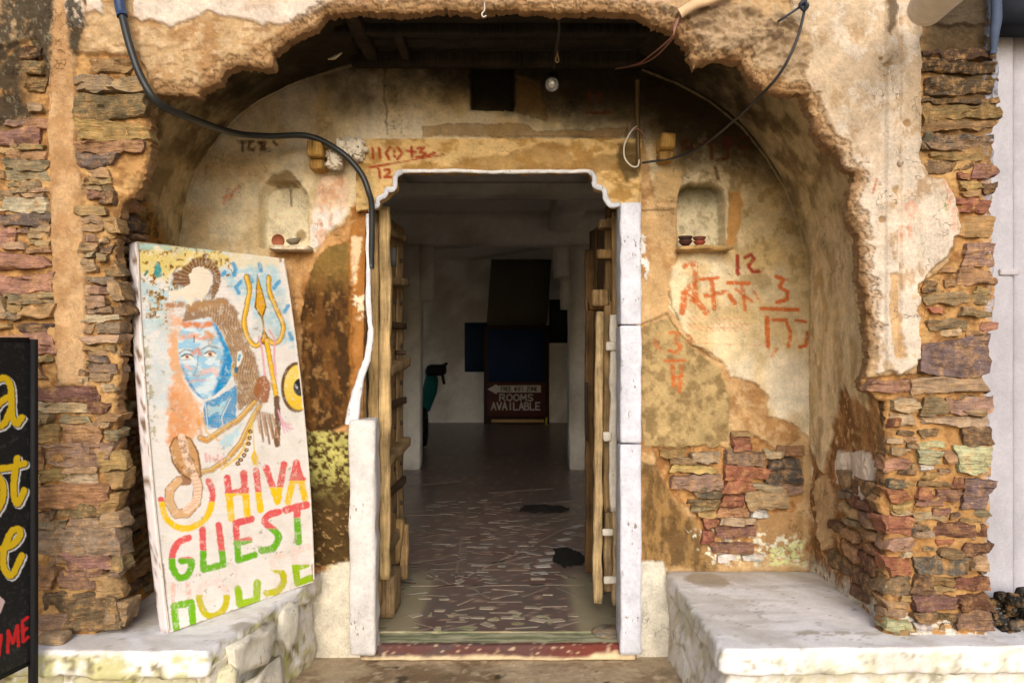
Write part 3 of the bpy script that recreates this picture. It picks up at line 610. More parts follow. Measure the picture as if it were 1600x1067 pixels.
    lo = mixc(np.zeros(x.shape + (3,)) + S(208, 172, 124), S(182, 138, 90), ss(.45, .64, n0)); lo = mixc(lo, S(226, 196, 150), ss(.55, .7, n1) * .5)
    c = c + (lo - c) * m[..., None]; rel = rel - .010 * m
    m = mask(x, y, GRY_R, 2, 5, 16, 92); c = c + (mixc(np.zeros(x.shape + (3,)) + S(190, 164, 116), S(148, 124, 84), ss(.45, .66, fbm(x / 16, y / 16, 93, 5, .66))) - c) * m[..., None]; rel += .008 * m
    m = mask(x, y, [(1022, 268), (1066, 268), (1060, 310), (1040, 318), (1024, 308)], 1.5, 3, 12, 94); c = mixc(c, S(218, 184, 132), m); rel += .006 * m
    m = mask(x, y, [(1140, 300), (1156, 300), (1162, 320), (1158, 350), (1148, 382), (1136, 384)], 1.5, 2, 10, 95); c = mixc(c, S(200, 152, 92), m); rel -= .008 * m
    m = mask(x, y, RUBB, 2, 4, 14, 96); mo = mixc(np.zeros(x.shape + (3,)) + S(198, 152, 98), S(164, 118, 72), ss(.42, .6, n1)); c = c + (mo - c) * m[..., None]; rel = rel - .014 * m
    m = mask(x, y, [(1002, 720), (1030, 730), (1050, 780), (1090, 815), (1106, 850), (1120, 890), (1002, 890)], 5, 6, 16, 97)
    st = mixc(np.zeros(x.shape + (3,)) + S(158, 124, 76), S(104, 80, 48), ss(.4, .6, fbm(x / 12, y / 34, 98, 5, .65))); c = c + (st - c) * m[..., None] * .9
    m = mask(x, y, [(1185, 808), (1256, 800), (1262, 862), (1190, 866)], 4, 5, 14, 99); c = mixc(c, S(184, 146, 100), m)
    sp = ss(.55, .62, fbm(x / 6, y / 5, 100, 4)) * mask(x, y, [(1060, 830), (1180, 825), (1256, 842), (1262, 884), (1110, 884)], 6, 6, 12, 101); c = mixc(c, S(232, 228, 206), sp)
    mo = ss(.46, .56, fbm(x / 6, y / 5, 102, 4)) * mask(x, y, [(1205, 862), (1256, 838), (1262, 884), (1200, 884)], 4, 5, 12, 103); c = mixc(c, S(222, 224, 160), mo)
    m = mask(x, y, [(992, 1060), (992, 888), (1004, 878), (1036, 878), (1052, 925), (1110, 1060)], 3, 5, 12, 104); c = mixc(c, S(234, 228, 212), m); rel += .012 * m
    wl = mask(x, y, [(1002, 365), (1012, 370), (1014, 430), (1004, 450), (1001, 430)], 1.5, 4, 6, 105) * ss(.42, .5, n1); c = mixc(c, S(236, 234, 230), wl)
    # cracks
    for g in ([(1002, 508), (1022, 498), (1040, 490), (1048, 500), (1080, 540), (1128, 566)], [(1046, 455), (1050, 480), (1062, 500)], [(600, 95), (604, 210)], [(1002, 328), (1054, 326)], [(1003, 660), (1003, 692)]):
        d = segdist(x + (n1 - .5) * 8, y + (n0 - .5) * 10, g); k = 1 - ss(.4, 2.2, d); rel -= .008 * k; c = mixc(c, S(96, 70, 40), k * .6)
    # square socket above the lintel
    m = mask(x, y, [(734, 98), (804, 98), (802, 172), (736, 172)], 1.5, 2, 10, 106); rel -= .09 * m; c = mixc(c, S(36, 32, 24), m * .8)
    m = mask(x, y, [(806, 118), (842, 128), (856, 190), (806, 174)], 2, 3, 10, 107); rel -= .014 * m; c = mixc(c, S(120, 92, 52), m * .6)
    m = mask(x, y, [(660, 198), (720, 194), (824, 196), (830, 206), (900, 204), (980, 202), (980, 216), (660, 214)], 1.5, 3, 12, 108); rel += .016 * m; c = mixc(c, S(140, 106, 58), m * .7)
    # niches
    for i, q in enumerate((NICHE_L, NICHE_R)):
        m = mask(x, y, q, 2.2, 1.0, 10, 110 + i); rel = rel - .10 * m
        c = c + (mixc(np.zeros(x.shape + (3,)) + (S(252, 240, 208) if i == 0 else S(238, 226, 192)), S(176, 158, 116), ss(.5, .66, n1) * (.3 if i == 0 else .6)) - c) * m[..., None]
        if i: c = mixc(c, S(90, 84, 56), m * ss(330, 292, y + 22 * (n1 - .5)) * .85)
    k = 1 - ss(7, 10, np.hypot(x - 461, (y - 364) * .9) + (n1 - .5) * 5); c = mixc(c, S(168, 140, 92), k * .8)
    stroke(c, x, y, [(444, 290), (445, 316)], 3, S(84, 62, 36), .8)
    m = mask(x, y, [(412, 288), (425, 272), (445, 266), (462, 276), (470, 284)], 2, 3, 9, 113); c = mixc(c, S(140, 108, 60), m * .8); rel -= .01 * m
    arc_ = [(283, 380), (292, 312), (312, 262), (342, 217), (387, 172), (442, 140), (502, 117), (556, 101)]; arc2_ = [(1004, 110), (1058, 131), (1108, 158), (1158, 198), (1198, 248), (1228, 298), (1248, 352), (1260, 402), (1263, 440)]
    for a_ in (arc_, arc2_): stroke(c, x, y, a_, 2.6, S(206, 186, 140), .65, 1.0, .25, 3)
    graffiti(c, x, y)
    return c, rel
xs = np.arange(262, 1284, 2.0); ys = np.arange(80, 1036, 2.0)
px, py, keep = gridpx(xs, ys, sdfB)
c, rel = alcove(px, py); Pb = P3(px, py, YB); Pb[..., 1] -= rel
alcove_o = sheet('alcove_wall', Pb, keep, M_wall, None, c, skirt=.05)
tag(alcove_o, 'plastered back wall of the arched alcove with painted numerals and two niches', 'wall')
# wall body behind it (door reveal)
for (x0, x1, z0, z1) in ((-1.75, -.655, -.02, 3.0), (.50, 1.75, -.02, 3.0), (-.655, .50, 2.10, 3.0)):
    box('masonry_core', ((x0 + x1) / 2, 3.67, (z0 + z1) / 2), (x1 - x0, .30, z1 - z0), M_plain, alcove_o, r=.004, color=S(176, 160, 130))
RUB_B = """1033 702 1070 714 y;1048 715 1086 725 e;1080 707 1122 725 T;1050 726 1118 740 Y;1049 741 1127 765 q;1085 760 1131 768 g;1087 770 1128 779 G;1074 780 1126 788 e;1080 789 1120 797 g;1090 798 1118 807 Y;1144 682 1172 702 r;1143 673 1172 680 Y;1135 704 1195 727 q;1134 729 1200 751 r;1132 750 1178 772 r;1128 773 1162 790 r;1195 703 1225 714 T;1200 716 1252 756 G;1178 756 1220 765 T;1222 759 1252 770 q;1167 767 1230 796 t;1178 797 1200 808 w;1122 793 1170 807 o;1125 809 1181 819 T;1120 821 1182 838 m;1100 810 1118 826 r;1097 829 1115 847 r;1112 847 1175 864 m;1160 866 1194 877 w;1215 696 1255 712 o;1122 866 1150 878 w"""
for s_ in RUB_B.split(';'):
    a = s_.split(); stone(alcove_o, *map(float, a[:4]), a[4], YB, .013)
# side walls and vault: straight extrusions of the arc from the back wall towards the street
def colside(P):
    x, y = proj(P); return x, y
def extr(name, pts, xf, zf, y0, y1, nst, nu_, colfn, parent, flip=False):
    """surface between the back-wall curve pts (photo px) and the same curve moved forward (x factor xf)"""
    p = smooth_path([(a, b, 0) for a, b in pts], 10)[:, :2]
    L = np.concatenate([[0], np.cumsum(np.hypot(*np.diff(p, axis=0).T))]); q = np.linspace(0, L[-1], nu_)
    p = np.stack([np.interp(q, L, p[:, 0]), np.interp(q, L, p[:, 1])], -1)
    X = (p[:, 0] - 800) * YB / FPX; Z = ZC - (p[:, 1] - 533.5) * YB / FPX
    t = np.linspace(0, 1, nst)
    P = np.zeros((nst, nu_, 3)); P[..., 1] = (y1 + (y0 - y1) * t)[:, None]
    P[..., 0] = X[None] * (1 + (xf(Z) - 1)[None] * (1 - t)[:, None]); P[..., 2] = Z[None] + 0 * t[:, None]
    c, rel, nrm = colfn(P)
    P = P + nrm * rel[..., None]
    keep = np.ones((nst - 1, nu_ - 1), bool)
    return sheet(name, P, keep, M_wall, parent, c)
def sidecol_R(P):
    y_, z_ = P[..., 1], P[..., 2]; x, y = proj(P)
    n0 = fbm(y_ * 14, z_ * 9 + 50, 131, 5, .62); n1 = fbm(y_ * 60, z_ * 46, 132, 4, .6); st = fbm(y_ * 16, z_ * 6, 133, 5, .62)
    c = np.zeros(z_.shape + (3,)) + S(236, 214, 172); c = mixc(c, S(206, 176, 124), ss(.46, .64, st) * .8); c = mixc(c, S(184, 158, 116), ss(.58, .7, n0) * .7)
    c = mixc(c, S(236, 214, 178), ss(.56, .68, fbm(y_ * 18, z_ * 9, 134, 5)) * .7)
    rel = (n0 - .5) * .018 + (n1 - .5) * .005
    edge = 1.16 + .30 * (fbm(y_ * 8, z_ * 2, 135, 4) - .5) - .35 * ss(3.0, 3.3, y_)
    m = ss(.02, -.02, z_ - edge); br = mixc(np.zeros(z_.shape + (3,)) + S(190, 142, 92), S(138, 98, 62), ss(.4, .62, n0)); br = mixc(br, S(206, 166, 116), ss(.56, .68, n1))
    c = c + (br - c) * m[..., None]; rel = rel - .014 * m + m * (n0 - .5) * .02
    for (ax, ay, bx, by) in ((1300, 705, 1362, 780), (1268, 745, 1300, 860)):
        q = mask(x, y, [(ax + 8, ay), (bx - 10, ay - 2), (bx, ay + 20), (bx - 2, by - 14), (bx - 16, by), (ax + 14, by - 6), (ax, ay + 25)], 1.5, 4, 12, 136); c = mixc(c, S(230, 214, 196) if ax == 1300 else S(206, 172, 128), q); rel += .012 * q
    lw = ss(.47, .36, z_ + .16 * (n0 - .5)); c = mixc(c, S(226, 222, 206), lw * ss(.44, .54, n1 * .6 + n0 * .4 + .06))
    nrm = np.zeros(P.shape); nrm[..., 0] = -1
    return c, rel, nrm
def vaultcol(P):
    y_, z_ = P[..., 1], P[..., 2]
    a = np.arctan2(z_ - 1.6, P[..., 0]) * 1.4
    n0 = fbm(y_ * 9 + 30, a * 9 + 40, 121, 5, .62); n1 = fbm(y_ * 40, a * 40 + 9, 122, 4, .6)
    c = np.zeros(z_.shape + (3,)) + S(214, 192, 148); c = mixc(c, S(160, 138, 98), ss(.42, .65, n0)); c = mixc(c, S(216, 190, 138), ss(.56, .7, fbm(y_ * 6, a * 22, 125, 4)) * .5)
    right = P[..., 0] > 0
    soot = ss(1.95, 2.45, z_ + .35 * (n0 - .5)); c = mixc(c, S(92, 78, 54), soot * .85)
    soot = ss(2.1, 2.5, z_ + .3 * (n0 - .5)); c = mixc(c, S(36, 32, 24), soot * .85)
    # left: rubble hearting bare near the street edge
    m = (~right) * ss(2.72 + .34, 2.72 + .26, y_ + .22 * (n0 - .5) - .25 * ss(1.95, 1.72, z_)) * ss(2.0, 1.86, z_ + .10 * (n0 - .5)); c = mixc(c, S(190, 138, 70), m); c = mixc(c, S(120, 92, 52), m * ss(.52, .62, n1))
    nrm = np.zeros(P.shape); nrm[..., 0] = np.where(right, -1, 1) * ss(2.5, 1.8, z_); nrm[..., 2] = -ss(1.7, 2.4, z_)
    cr = sidecol_R(P)[0]; jb = ss(1.95, 1.62, z_ + .3 * (n0 - .5)) * right; c = c + (cr - c) * jb[..., None]
    return c, (n0 - .5) * .02 + (n1 - .5) * .005 - .012 * m + m * (n1 - .5) * .03, nrm
LC = [(280, 440), (281, 370), (290, 310), (310, 260), (340, 215), (385, 170), (440, 138), (500, 115), (566, 95)]
RC = [(994, 95), (1060, 128), (1110, 155), (1160, 195), (1200, 245), (1230, 295), (1250, 350), (1262, 400), (1265, 440)]
one = lambda z: .99 + 0 * z
extr('vault', LC, lambda z: .985 - .02 * ss(2.1, 1.6, z), 1, YB + .01, YF + .03, 120, 200, vaultcol, alcove_o)
extr('vault', RC, lambda z: .985 - .03 * ss(2.2, 1.6, z), 1, YB + .01, YF + .03, 120, 200, vaultcol, alcove_o)
def sidecol_L(P):
    y_, z_ = P[..., 1], P[..., 2]
    n0 = fbm(y_ * 14, z_ * 12 + 50, 141, 5, .62); n1 = fbm(y_ * 50, z_ * 50, 142, 4, .6)
    c = np.zeros(z_.shape + (3,)) + S(196, 146, 84); c = mixc(c, S(140, 104, 60), ss(.42, .62, n0)); c = mixc(c, S(216, 184, 130), ss(2.95, 3.2, y_ + .3 * (n0 - .5)) * ss(1.2, 1.5, z_))
    nrm = np.zeros(P.shape); nrm[..., 0] = 1
    return c, (n0 - .5) * .035 + (n1 - .5) * .012, nrm
side_r = extr('side_wall', [(1265, 436), (1265, 600), (1264, 800), (1262, 1010)], lambda z: .95 + .03 * ss(1.2, .9, z) + .02 * ss(.6, .3, z), 1, YB + .01, YF + .03, 150, 330, sidecol_R, alcove_o)
side_l = extr('side_wall', [(280, 436), (280, 600), (281, 800), (284, 1010)], lambda z: .955 + .02 * ss(1.2, .5, z), 1, YB + .01, YF + .03, 120, 300, sidecol_L, alcove_o)
def side_stone(parent, sgn, y0, y1, z0, z1, k, xw, proud=.02):
    SEED[0] += 1
    V, F = rbox_arrays(.04, (y1 - y0) / 2, (z1 - z0) / 2, .012, 3, int(max(4, min(10, (y1 - y0) / .015))), int(max(3, (z1 - z0) / .012)))
    sh = SEED[0] % 23
    V = V + (np.stack([vn3(V * 26 + sh, 1), vn3(V * 26 + sh, 2), vn3(V * 32 + sh, 3)], -1) - .5) * np.array([.026, .022, .016]); V = V + (np.stack([vn3(V * 85 + sh, 4)] * 3, -1) - .5) * .006
    o = mk('stone', rot(V, (rng.rand() - .5) * .12, (rng.rand() - .5) * .1, (rng.rand() - .5) * .2), F, M_stone, parent); o.location = (xw - sgn * (proud - .04), (y0 + y1) / 2, (z0 + z1) / 2)
    o.color = (*stone_colour(k, .24), 1)
z = .37
while z < 1.92:                                           # rubble return of the left pier
    h = .022 + .045 * rng.rand() ** 1.5; y = 2.70 + .03 * rng.rand(); yend = 3.25 if z < 1.0 else 3.18 - .25 * (z - 1.0)
    while y < yend:
        L = .06 + .13 * rng.rand()
        xw = -1.42 * (1 + (.955 + .02 * float(ss(1.2, .5, np.array(z))) - 1) * (YB - y) / (YB - YF))
        if rng.rand() < .9: side_stone(side_l, -1, y, min(y + L, yend) - .008, z, z + h - .006, 'tyobegGqt'[rng.randint(9)], xw, .004 + .02 * rng.rand())
        y += L
    z += h
z = .40
while z < .80:                                            # bare rubble at the foot of the right return
    h = .03 + .045 * rng.rand(); y = 2.72
    yend = 2.72 + .22 + .25 * (1.0 - z) * rng.rand()
    while y < yend:
        L = .07 + .10 * rng.rand(); xw = (1265 - 800) * YB / FPX * (1 + (.95 + .03 * float(ss(1.2, .9, np.array(z))) + .02 * float(ss(.6, .3, np.array(z))) - 1) * (YB - y) / (YB - YF))
        if rng.rand() < .85: side_stone(side_r, 1, y, y + L - .01, z, z + h - .008, 'qbmtRogb'[rng.randint(8)], xw, .006 + .014 * rng.rand())
        y += L
    z += h
# soot-black plank ceiling of the alcove
zc = 2.535
ceil_o = thing('plank_ceiling', (-.05, 3.05, zc), 'soot-blackened plank ceiling above the doorway inside the arch', 'ceiling')
yy = 2.70
for i in range(6):
    wd = .115; box('plank', (-.05, yy + wd / 2, zc + .02 + .004 * rng.rand()), (1.26, wd - .008, .03), M_wood, ceil_o, r=.004, wob=.002, n=(14, 3, 2), color=S(52, 46, 38)); yy += wd + .003
box('beam', (-.05, 3.335, zc - .012), (1.24, .05, .07), M_wood, ceil_o, r=.006, wob=.003, n=(14, 3, 3), color=S(56, 48, 38))
box('beam', (-.05, 3.03, zc - .008), (1.24, .045, .045), M_wood, ceil_o, r=.006, wob=.003, n=(14, 3, 3), color=S(48, 43, 36))
box('beam', (-.58, 3.02, zc - .013), (.05, .60, .045), M_wood, ceil_o, r=.006, wob=.003, n=(3, 10, 3), color=S(58, 50, 40))
box('beam', (-.44, 3.18, zc - .011), (.035, .28, .035), M_wood, ceil_o, r=.006, wob=.002, n=(3, 8, 3), color=S(56, 48, 38))
# lintel over the door
LINT = [(556, 217), (1003, 217), (1003, 322), (968, 322), (957, 322), (948, 312), (944, 298), (930, 293), (927, 276), (922, 266), (628, 266), (619, 274), (617, 297), (604, 305), (592, 312), (588, 324), (556, 330)]
def sdfL(x, y): return polysdf(x + (fbm(x / 9, y / 9, 151, 3) - .5) * 3, y + (fbm(x / 9, y / 9, 152, 3) - .5) * 3, LINT)
px, py, keep = gridpx(np.arange(550, 1010, 2.0), np.arange(212, 336, 2.0), sdfL)
c, rel = alcove(px, py); rel = np.clip(rel, -.012, .03)
n0 = fbm(px / 30, py / 16, 153, 5, .62)
c2 = mixc(np.zeros(px.shape + (3,)) + S(222, 188, 130), S(182, 142, 82), ss(.45, .64, n0)); c = c2
m = mask(px, py, [(700, 262), (740, 246), (800, 240), (840, 226), (870, 222), (900, 250), (960, 240), (1000, 246), (1000, 268), (700, 268)], 2, 4, 14, 154); c = mixc(c, S(160, 124, 72), m * .7); rel -= .006 * m
m = mask(px, py, [(966, 226), (996, 222), (1000, 276), (980, 284), (966, 262)], 3, 4, 10, 155); c = mixc(c, S(92, 76, 46), m * .8)
graffiti(c, px, py)
P = P3(px, py, YB - .045); P[..., 1] -= rel
sheet('lintel', P, keep, M_wall, alcove_o, c, skirt=.09)
# stone sills of the niches
def lin(rgb): return S(*rgb)
box('sill', pt(456, 389, YB - .035), (.165, .12, .022), M_stone, alcove_o, r=.008, wob=.004, n=(10, 4, 3), color=S(226, 210, 184))
box('sill', pt(1099, 389, YB - .03), (.225, .12, .02), M_stone, alcove_o, r=.008, wob=.004, n=(12, 4, 3), color=S(196, 160, 104))
# ================================================================== GROUND, STEP, FLOOR, ROOM
def groundcol(W):
    x, y = W[..., 0], W[..., 1]
    n = fbm(x * 5 + 40, y * 5 + 40, 161, 5, .6); n1 = fbm(x * 26 + 9, y * 26 + 70, 162, 4, .6)
    c = np.zeros(x.shape + (3,)) + S(186, 166, 138); c = mixc(c, S(140, 118, 92), ss(.42, .62, n)); c = mixc(c, S(208, 190, 160), ss(.56, .7, n1) * .7)
    for (ax, ay, r_) in ((-.44, 3.16, .05), (-.47, 3.28, .03), (.37, 3.12, .04), (.34, 3.24, .02), (-.05, 3.2, .03)):
        d = np.hypot((x - ax) * 1.6, y - ay) + (n1 - .5) * .06; c = mixc(c, S(66, 56, 42), (1 - ss(r_ * .6, r_, d)) * .85)
    return c, n, n1
gx, gy = np.meshgrid(np.concatenate([np.linspace(-60, -2, 20), np.arange(-1.9, 1.9, .012), np.linspace(2, 60, 20)]), np.concatenate([np.linspace(-80, 1.5, 30), np.arange(1.6, 3.45, .012), np.linspace(3.6, 30, 6)]))
W = np.stack([gx, gy, 0 * gx], -1); c, n, n1 = groundcol(W); W[..., 2] = (n - .5) * .008 + (n1 - .5) * .003 - .004
g = sheet('ground', W, np.ones((W.shape[0] - 1, W.shape[1] - 1), bool), M_wall, None, c); tag(g, 'worn stained concrete of the lane in front of the step', None, None, 'structure')
FZ = .065
def stepcol(W):
    n = fbm(W[..., 0] * 14 + 40, W[..., 2] * 20 + W[..., 1] * 14, 165, 4, .6); n1 = fbm(W[..., 0] * 70 + 40, W[..., 2] * 70 + W[..., 1] * 70, 166, 3)
    c = np.zeros(n.shape + (3,)) + S(96, 64, 60); c = mixc(c, S(88, 72, 70), ss(.4, .6, n) * ss(.2, -.2, W[..., 0]))
    c = mixc(c, S(112, 58, 50), ss(.05, .35, W[..., 0])); c = mixc(c, S(206, 180, 150), ss(.68, .74, n1) * .7); c = mixc(c, S(216, 196, 160), ss(.028, .006, W[..., 2] + .03 * (n - .5) - .02 * ss(.3, .45, W[..., 0])))
    top = ss(.055, .062, W[..., 2]) * ss(3.375, 3.385, W[..., 1]); c = mixc(c, S(172, 168, 140), top); c = mixc(c, S(120, 124, 96), top * ss(.45, .6, fbm(W[..., 0] * 6, W[..., 1] * 60, 167, 4)))
    return c
st = thing('doorstep', (-.06, 3.42, 0), 'low doorstep with a worn dark red front edge and greenish stone top', 'step')
box('red_riser', (-.06, 3.43, .032), (1.16, .17, .064), M_smooth, st, r=.008, wob=.003, n=(90, 14, 8), col=stepcol)
def sillcol(W):
    n = fbm(W[..., 0] * 5, W[..., 1] * 60, 168, 5, .6); n2 = fbm(W[..., 0] * 9 + 4, W[..., 1] * 9, 169, 4)
    c = np.zeros(n.shape + (3,)) + S(176, 166, 136); c = mixc(c, S(128, 128, 98), ss(.45, .62, n)); return mixc(c, S(150, 132, 104), ss(.5, .66, n2) * .6)
box('stone_tread', (-.05, 3.62, .040), (1.14, .26, .056), M_smooth, st, r=.006, wob=.002, n=(80, 24, 3), col=sillcol)
def floorcol(W):
    x, y = W[..., 0], W[..., 1]
    n = fbm(x * 6 + 30, y * 6, 171, 5, .6); n1 = fbm(x * 120 + 9, y * 120, 172, 2)
    c = np.zeros(x.shape + (3,)) + S(112, 94, 88); c = mixc(c, S(104, 96, 90), ss(.42, .6, n)); c = mixc(c, S(108, 74, 68), ss(.55, .7, n) * .6); c = mixc(c, S(176, 150, 130), ss(.72, .78, n1) * .8)
    e = np.maximum(ss(-.40, -.43, x), ss(.27, .30, x)) * ss(4.5, 4.2, y); c = mixc(c, S(150, 140, 116), e)
    return c
fx, fy = np.meshgrid(np.arange(-3.2, 3.3, .03), np.concatenate([np.arange(3.5, 6, .02), np.arange(6, 13.2, .06)]))
W = np.stack([fx, fy, 0 * fx + FZ + .004], -1); M_floor = mat_wall('terrazzo', rough=.30, grain=.05, var=.10, pits=False, spec=.35)
fl = sheet('floor', W, np.ones((W.shape[0] - 1, W.shape[1] - 1), bool), M_floor, None, floorcol(W)); tag(fl, 'dull maroon terrazzo floor set with pale marble offcuts inside the doorway', None, None, 'structure')
M_marble = mat_obj('marble_chip', kind='plain', rough=.4, var=.18, grain=.05, spec=.35)
def chip(x, y, L, wd, a, col):
    ca, sa = math.cos(a), math.sin(a); jit = lambda: 1 + (rng.rand() - .5) * .35
    p = [(-L / 2 * jit(), -wd / 2 * jit()), (L / 2 * jit(), -wd / 2 * jit()), (L / 2 * jit(), wd / 2 * jit()), (-L / 2 * jit(), wd / 2 * jit())]
    pts = [(x + u * ca - v * sa, y + u * sa + v * ca, FZ + .003) for u, v in p]
    plate('marble_chip', pts, .0025, (0, 0, 1), M_marble, fl, color=S(*(np.array(col) * (1 + (rng.rand() - .5) * .25))))
def fpx(px_, py_):
    Y = (ZC - FZ) * FPX / (py_ - 533.5); return (px_ - 800) * Y / FPX, Y
def strip(a, b, wd=.012, col=(138, 124, 112)):
    (x0, y0), (x1, y1) = fpx(*a), fpx(*b); chip((x0 + x1) / 2, (y0 + y1) / 2, math.hypot(x1 - x0, y1 - y0), wd, math.atan2(y1 - y0, x1 - x0), col)
for a, b in (((711, 908), (722, 836)), ((723, 832), (742, 742)), ((718, 906), (820, 858)), ((824, 856), (932, 800)), ((642, 916), (722, 916)), ((726, 916), (800, 915)), ((806, 915), (905, 914)), ((662, 894), (706, 915)), ((640, 760), (720, 752)), ((770, 770), (860, 764)), ((640, 806), (700, 804)),
             ((738, 919), (762, 934)), ((772, 921), (816, 925)), ((820, 932), (854, 919)), ((870, 919), (898, 930)), ((768, 937), (804, 928)), ((716, 946), (740, 936)), ((762, 941), (812, 941)), ((836, 949), (886, 948)), ((694, 961), (728, 961)), ((700, 972), (730, 972)), ((648, 973), (684, 984)), ((696, 985), (742, 976)), ((790, 983), (842, 980)), ((866, 982), (902, 972)), ((712, 955), (742, 950)), ((766, 958), (798, 958)), ((660, 930), (700, 932))):
    strip(a, b)
for (a, L, wd, an) in (((760, 951), .035, .075, 1.5), ((832, 950), .03, .075, 1.5), ((687, 955), .03, .05, 1.5), ((727, 965), .03, .05, 1.4), ((794, 966), .03, .06, 1.5), ((746, 966), .06, .025, 0), ((806, 958), .06, .025, -.7), ((811, 967), .05, .028, 0), ((841, 970), .07, .04, -.5), ((871, 970), .06, .04, .2), ((762, 977), .06, .04, -.8), ((650, 962), .05, .04, .6), ((694, 937), .05, .02, .1), ((664, 936), .07, .018, 0), ((841, 905), .075, .035, .05), ((885, 902), .04, .03, .3), ((856, 930), .05, .02, 0), ((898, 963), .03, .02, 0)):
    x_, y_ = fpx(*a); chip(x_, y_, L, wd, an, (158, 146, 130))
for k in range(8):                                        # arc of white pieces
    x_, y_ = fpx(842 + k * 5.2 + k * k * .5, 896 - k * 10.5); chip(x_, y_, .085, .045, .15 + k * .10, (164, 160, 154))
yy = 4.02
row = 0
while yy < 6.4:                                           # offcuts laid in bands, the slant turning from band to band
    xx = -.66 + .05 * (row % 2); band = (row // 3) % 3
    while xx < .50:
        L_ = .07 + .06 * rng.rand()
        if rng.rand() < .58: chip(xx + L_ / 2, yy + (rng.rand() - .5) * .03, L_ * (1 if rng.rand() < .6 else .55), .014 + .022 * rng.rand(), (.42, -.42, .0)[band] + (rng.rand() - .5) * .16 + (1.57 if rng.rand() < .06 else 0), [(122, 112, 102), (108, 98, 90), (132, 125, 116), (118, 100, 86)][rng.randint(4)])
        xx += L_ + .045
    yy += .062; row += 1
def rag(name, cpx, cpy, lx, ly, h, label):
    x_, y_ = fpx(cpx, cpy); u, v = np.meshgrid(np.linspace(-1, 1, 28), np.linspace(-1, 1, 20)); r_ = np.hypot(u, v) + (fbm(u * 2 + 8, v * 2 + 8, 175, 3) - .5) * .8
    zz = FZ + .006 + h * np.clip(1 - r_, 0, 1) ** .5 * (.4 + fbm(u * 3 + 3, v * 3 + 3, 176, 3)); P = np.stack([x_ + u * lx, y_ + v * ly, zz], -1)
    k = r_ < 1; keep = k[1:, 1:] & k[:-1, 1:] & k[1:, :-1] & k[:-1, :-1]
    o = sheet(name, P, keep, M_plain, None, None); o.color = (*S(38, 36, 34), 1); return tag(o, label, 'rag')
rag('floor_rag_and_patch', 848, 797,   .20, .16, .03, 'dark crumpled rag lying on the floor near the middle of the room')
rag('floor_rag_and_patch', 887, 872,   .10, .22, .012, 'flat dark patch beside the foot of the right door leaf')  # thin dark patch laid on the floor
# the room
room_c = S(228, 224, 216)
def roomcol(W):
    n = fbm(W[..., 0] * 2 + W[..., 1] * 1.3, W[..., 2] * 2 + 20, 181, 5, .6); c = np.zeros(n.shape + (3,)) + room_c
    return mixc(c, S(196, 190, 178), ss(.5, .68, n))
def roombox(name, c0, c1, kind='structure', parent=None, n=None, lab=None):
    c = [(a + b) / 2 for a, b in zip(c0, c1)]; s = [abs(b - a) for a, b in zip(c0, c1)]
    o = box(name, c, s, M_smooth, parent, r=.012, wob=.006 if min(s) > .1 else .002, n=[max(3, int(q / .12)) for q in s], col=roomcol)
    if kind and not parent: tag(o, lab, None, None, kind)
    return o
YE = 12.5
roombox('room_wall', (-3.2, YE, -.1), (3.2, YE + .2, 2.9), lab='pale end wall of the dim room')
roombox('room_wall', (-3.3, 3.85, -.1), (-3.1, 8.5, 2.9), lab='left side wall of the dim room'); roombox('room_wall', (-3.3, 8.5, 2.2), (-3.1, 11.6, 2.9), lab='wall over the added light opening at the back left'); roombox('room_wall', (-3.3, 11.6, -.1), (-3.1, YE, 2.9), lab='left side wall by the far corner')  # gap in this unseen wall is added to brighten the back of the room
roombox('room_wall', (3.1, 6.6, -.1), (3.3, YE, 2.9), lab='right side wall of the dim room'); roombox('room_wall', (3.1, 3.85, 2.1), (3.3, 6.6, 2.9), lab='wall over the added light opening at the front right')  # another added gap out of view, lets sky light into the front
roombox('room_wall', (-3.2, 3.823, -.1), (-1.70, 3.95, 2.9), lab='inner face of the street wall left of the door')
roombox('room_wall', (1.70, 3.823, -.1), (3.2, 3.95, 2.9), lab='inner face of the street wall right of the door')
roombox('room_ceiling', (-3.25, 3.5, 2.62), (3.25, YE + .1, 2.8), lab='whitewashed room ceiling')
YP = 7.87
ar = thing('room_arcade', (-.17, YP, FZ), 'whitewashed pair of square pillars carrying a beam across the middle of the room', 'pillars')
def pil(x0, x1):
    roombox('pillar', (x0, YP, FZ), (x1, YP + .34, 2.30), None, ar)
pil(-1.55, -.915); pil(.57, 1.3)
roombox('beam', (-3.1, YP - .03, 2.30), (3.1, YP + .38, 2.64), None, ar)
roombox('bracket', (-.93, YP + .02, 1.75), (-.78, YP + .30, 2.31), None, ar); roombox('bracket', (.42, YP + .02, 1.98), (.59, YP + .30, 2.31), None, ar); roombox('bracket', (.49, YP + .03, 1.66), (.585, YP + .29, 1.99), None, ar)
roombox('ceiling_beam', (-3.1, 5.7, 2.40), (3.1, 6.0, 2.66), lab='ceiling beam nearest the door'); roombox('ceiling_beam', (.36, 6.02, 2.42), (.62, YP - .04, 2.66), lab='ceiling beam running away from the door')
def flatpx(name, x0, y0, x1, y1, Y, rgb, label, cat, th=.03, tilt=0, parent=None):
    a, b = pt(x0, y0, Y), pt(x1, y1, Y); o = box(name, ((a[0] + b[0]) / 2, Y - th / 2, (a[2] + b[2]) / 2), (abs(b[0] - a[0]), th, abs(a[2] - b[2])), M_plain, parent, r=.004, ry=tilt, color=S(*rgb))
    return tag(o, label, cat) if label else o
flatpx('notice_board', 764, 402, 858, 512, YE - .06, (92, 84, 68), 'large faded brown board hung askew high on the end wall', 'board', .03, R(4))
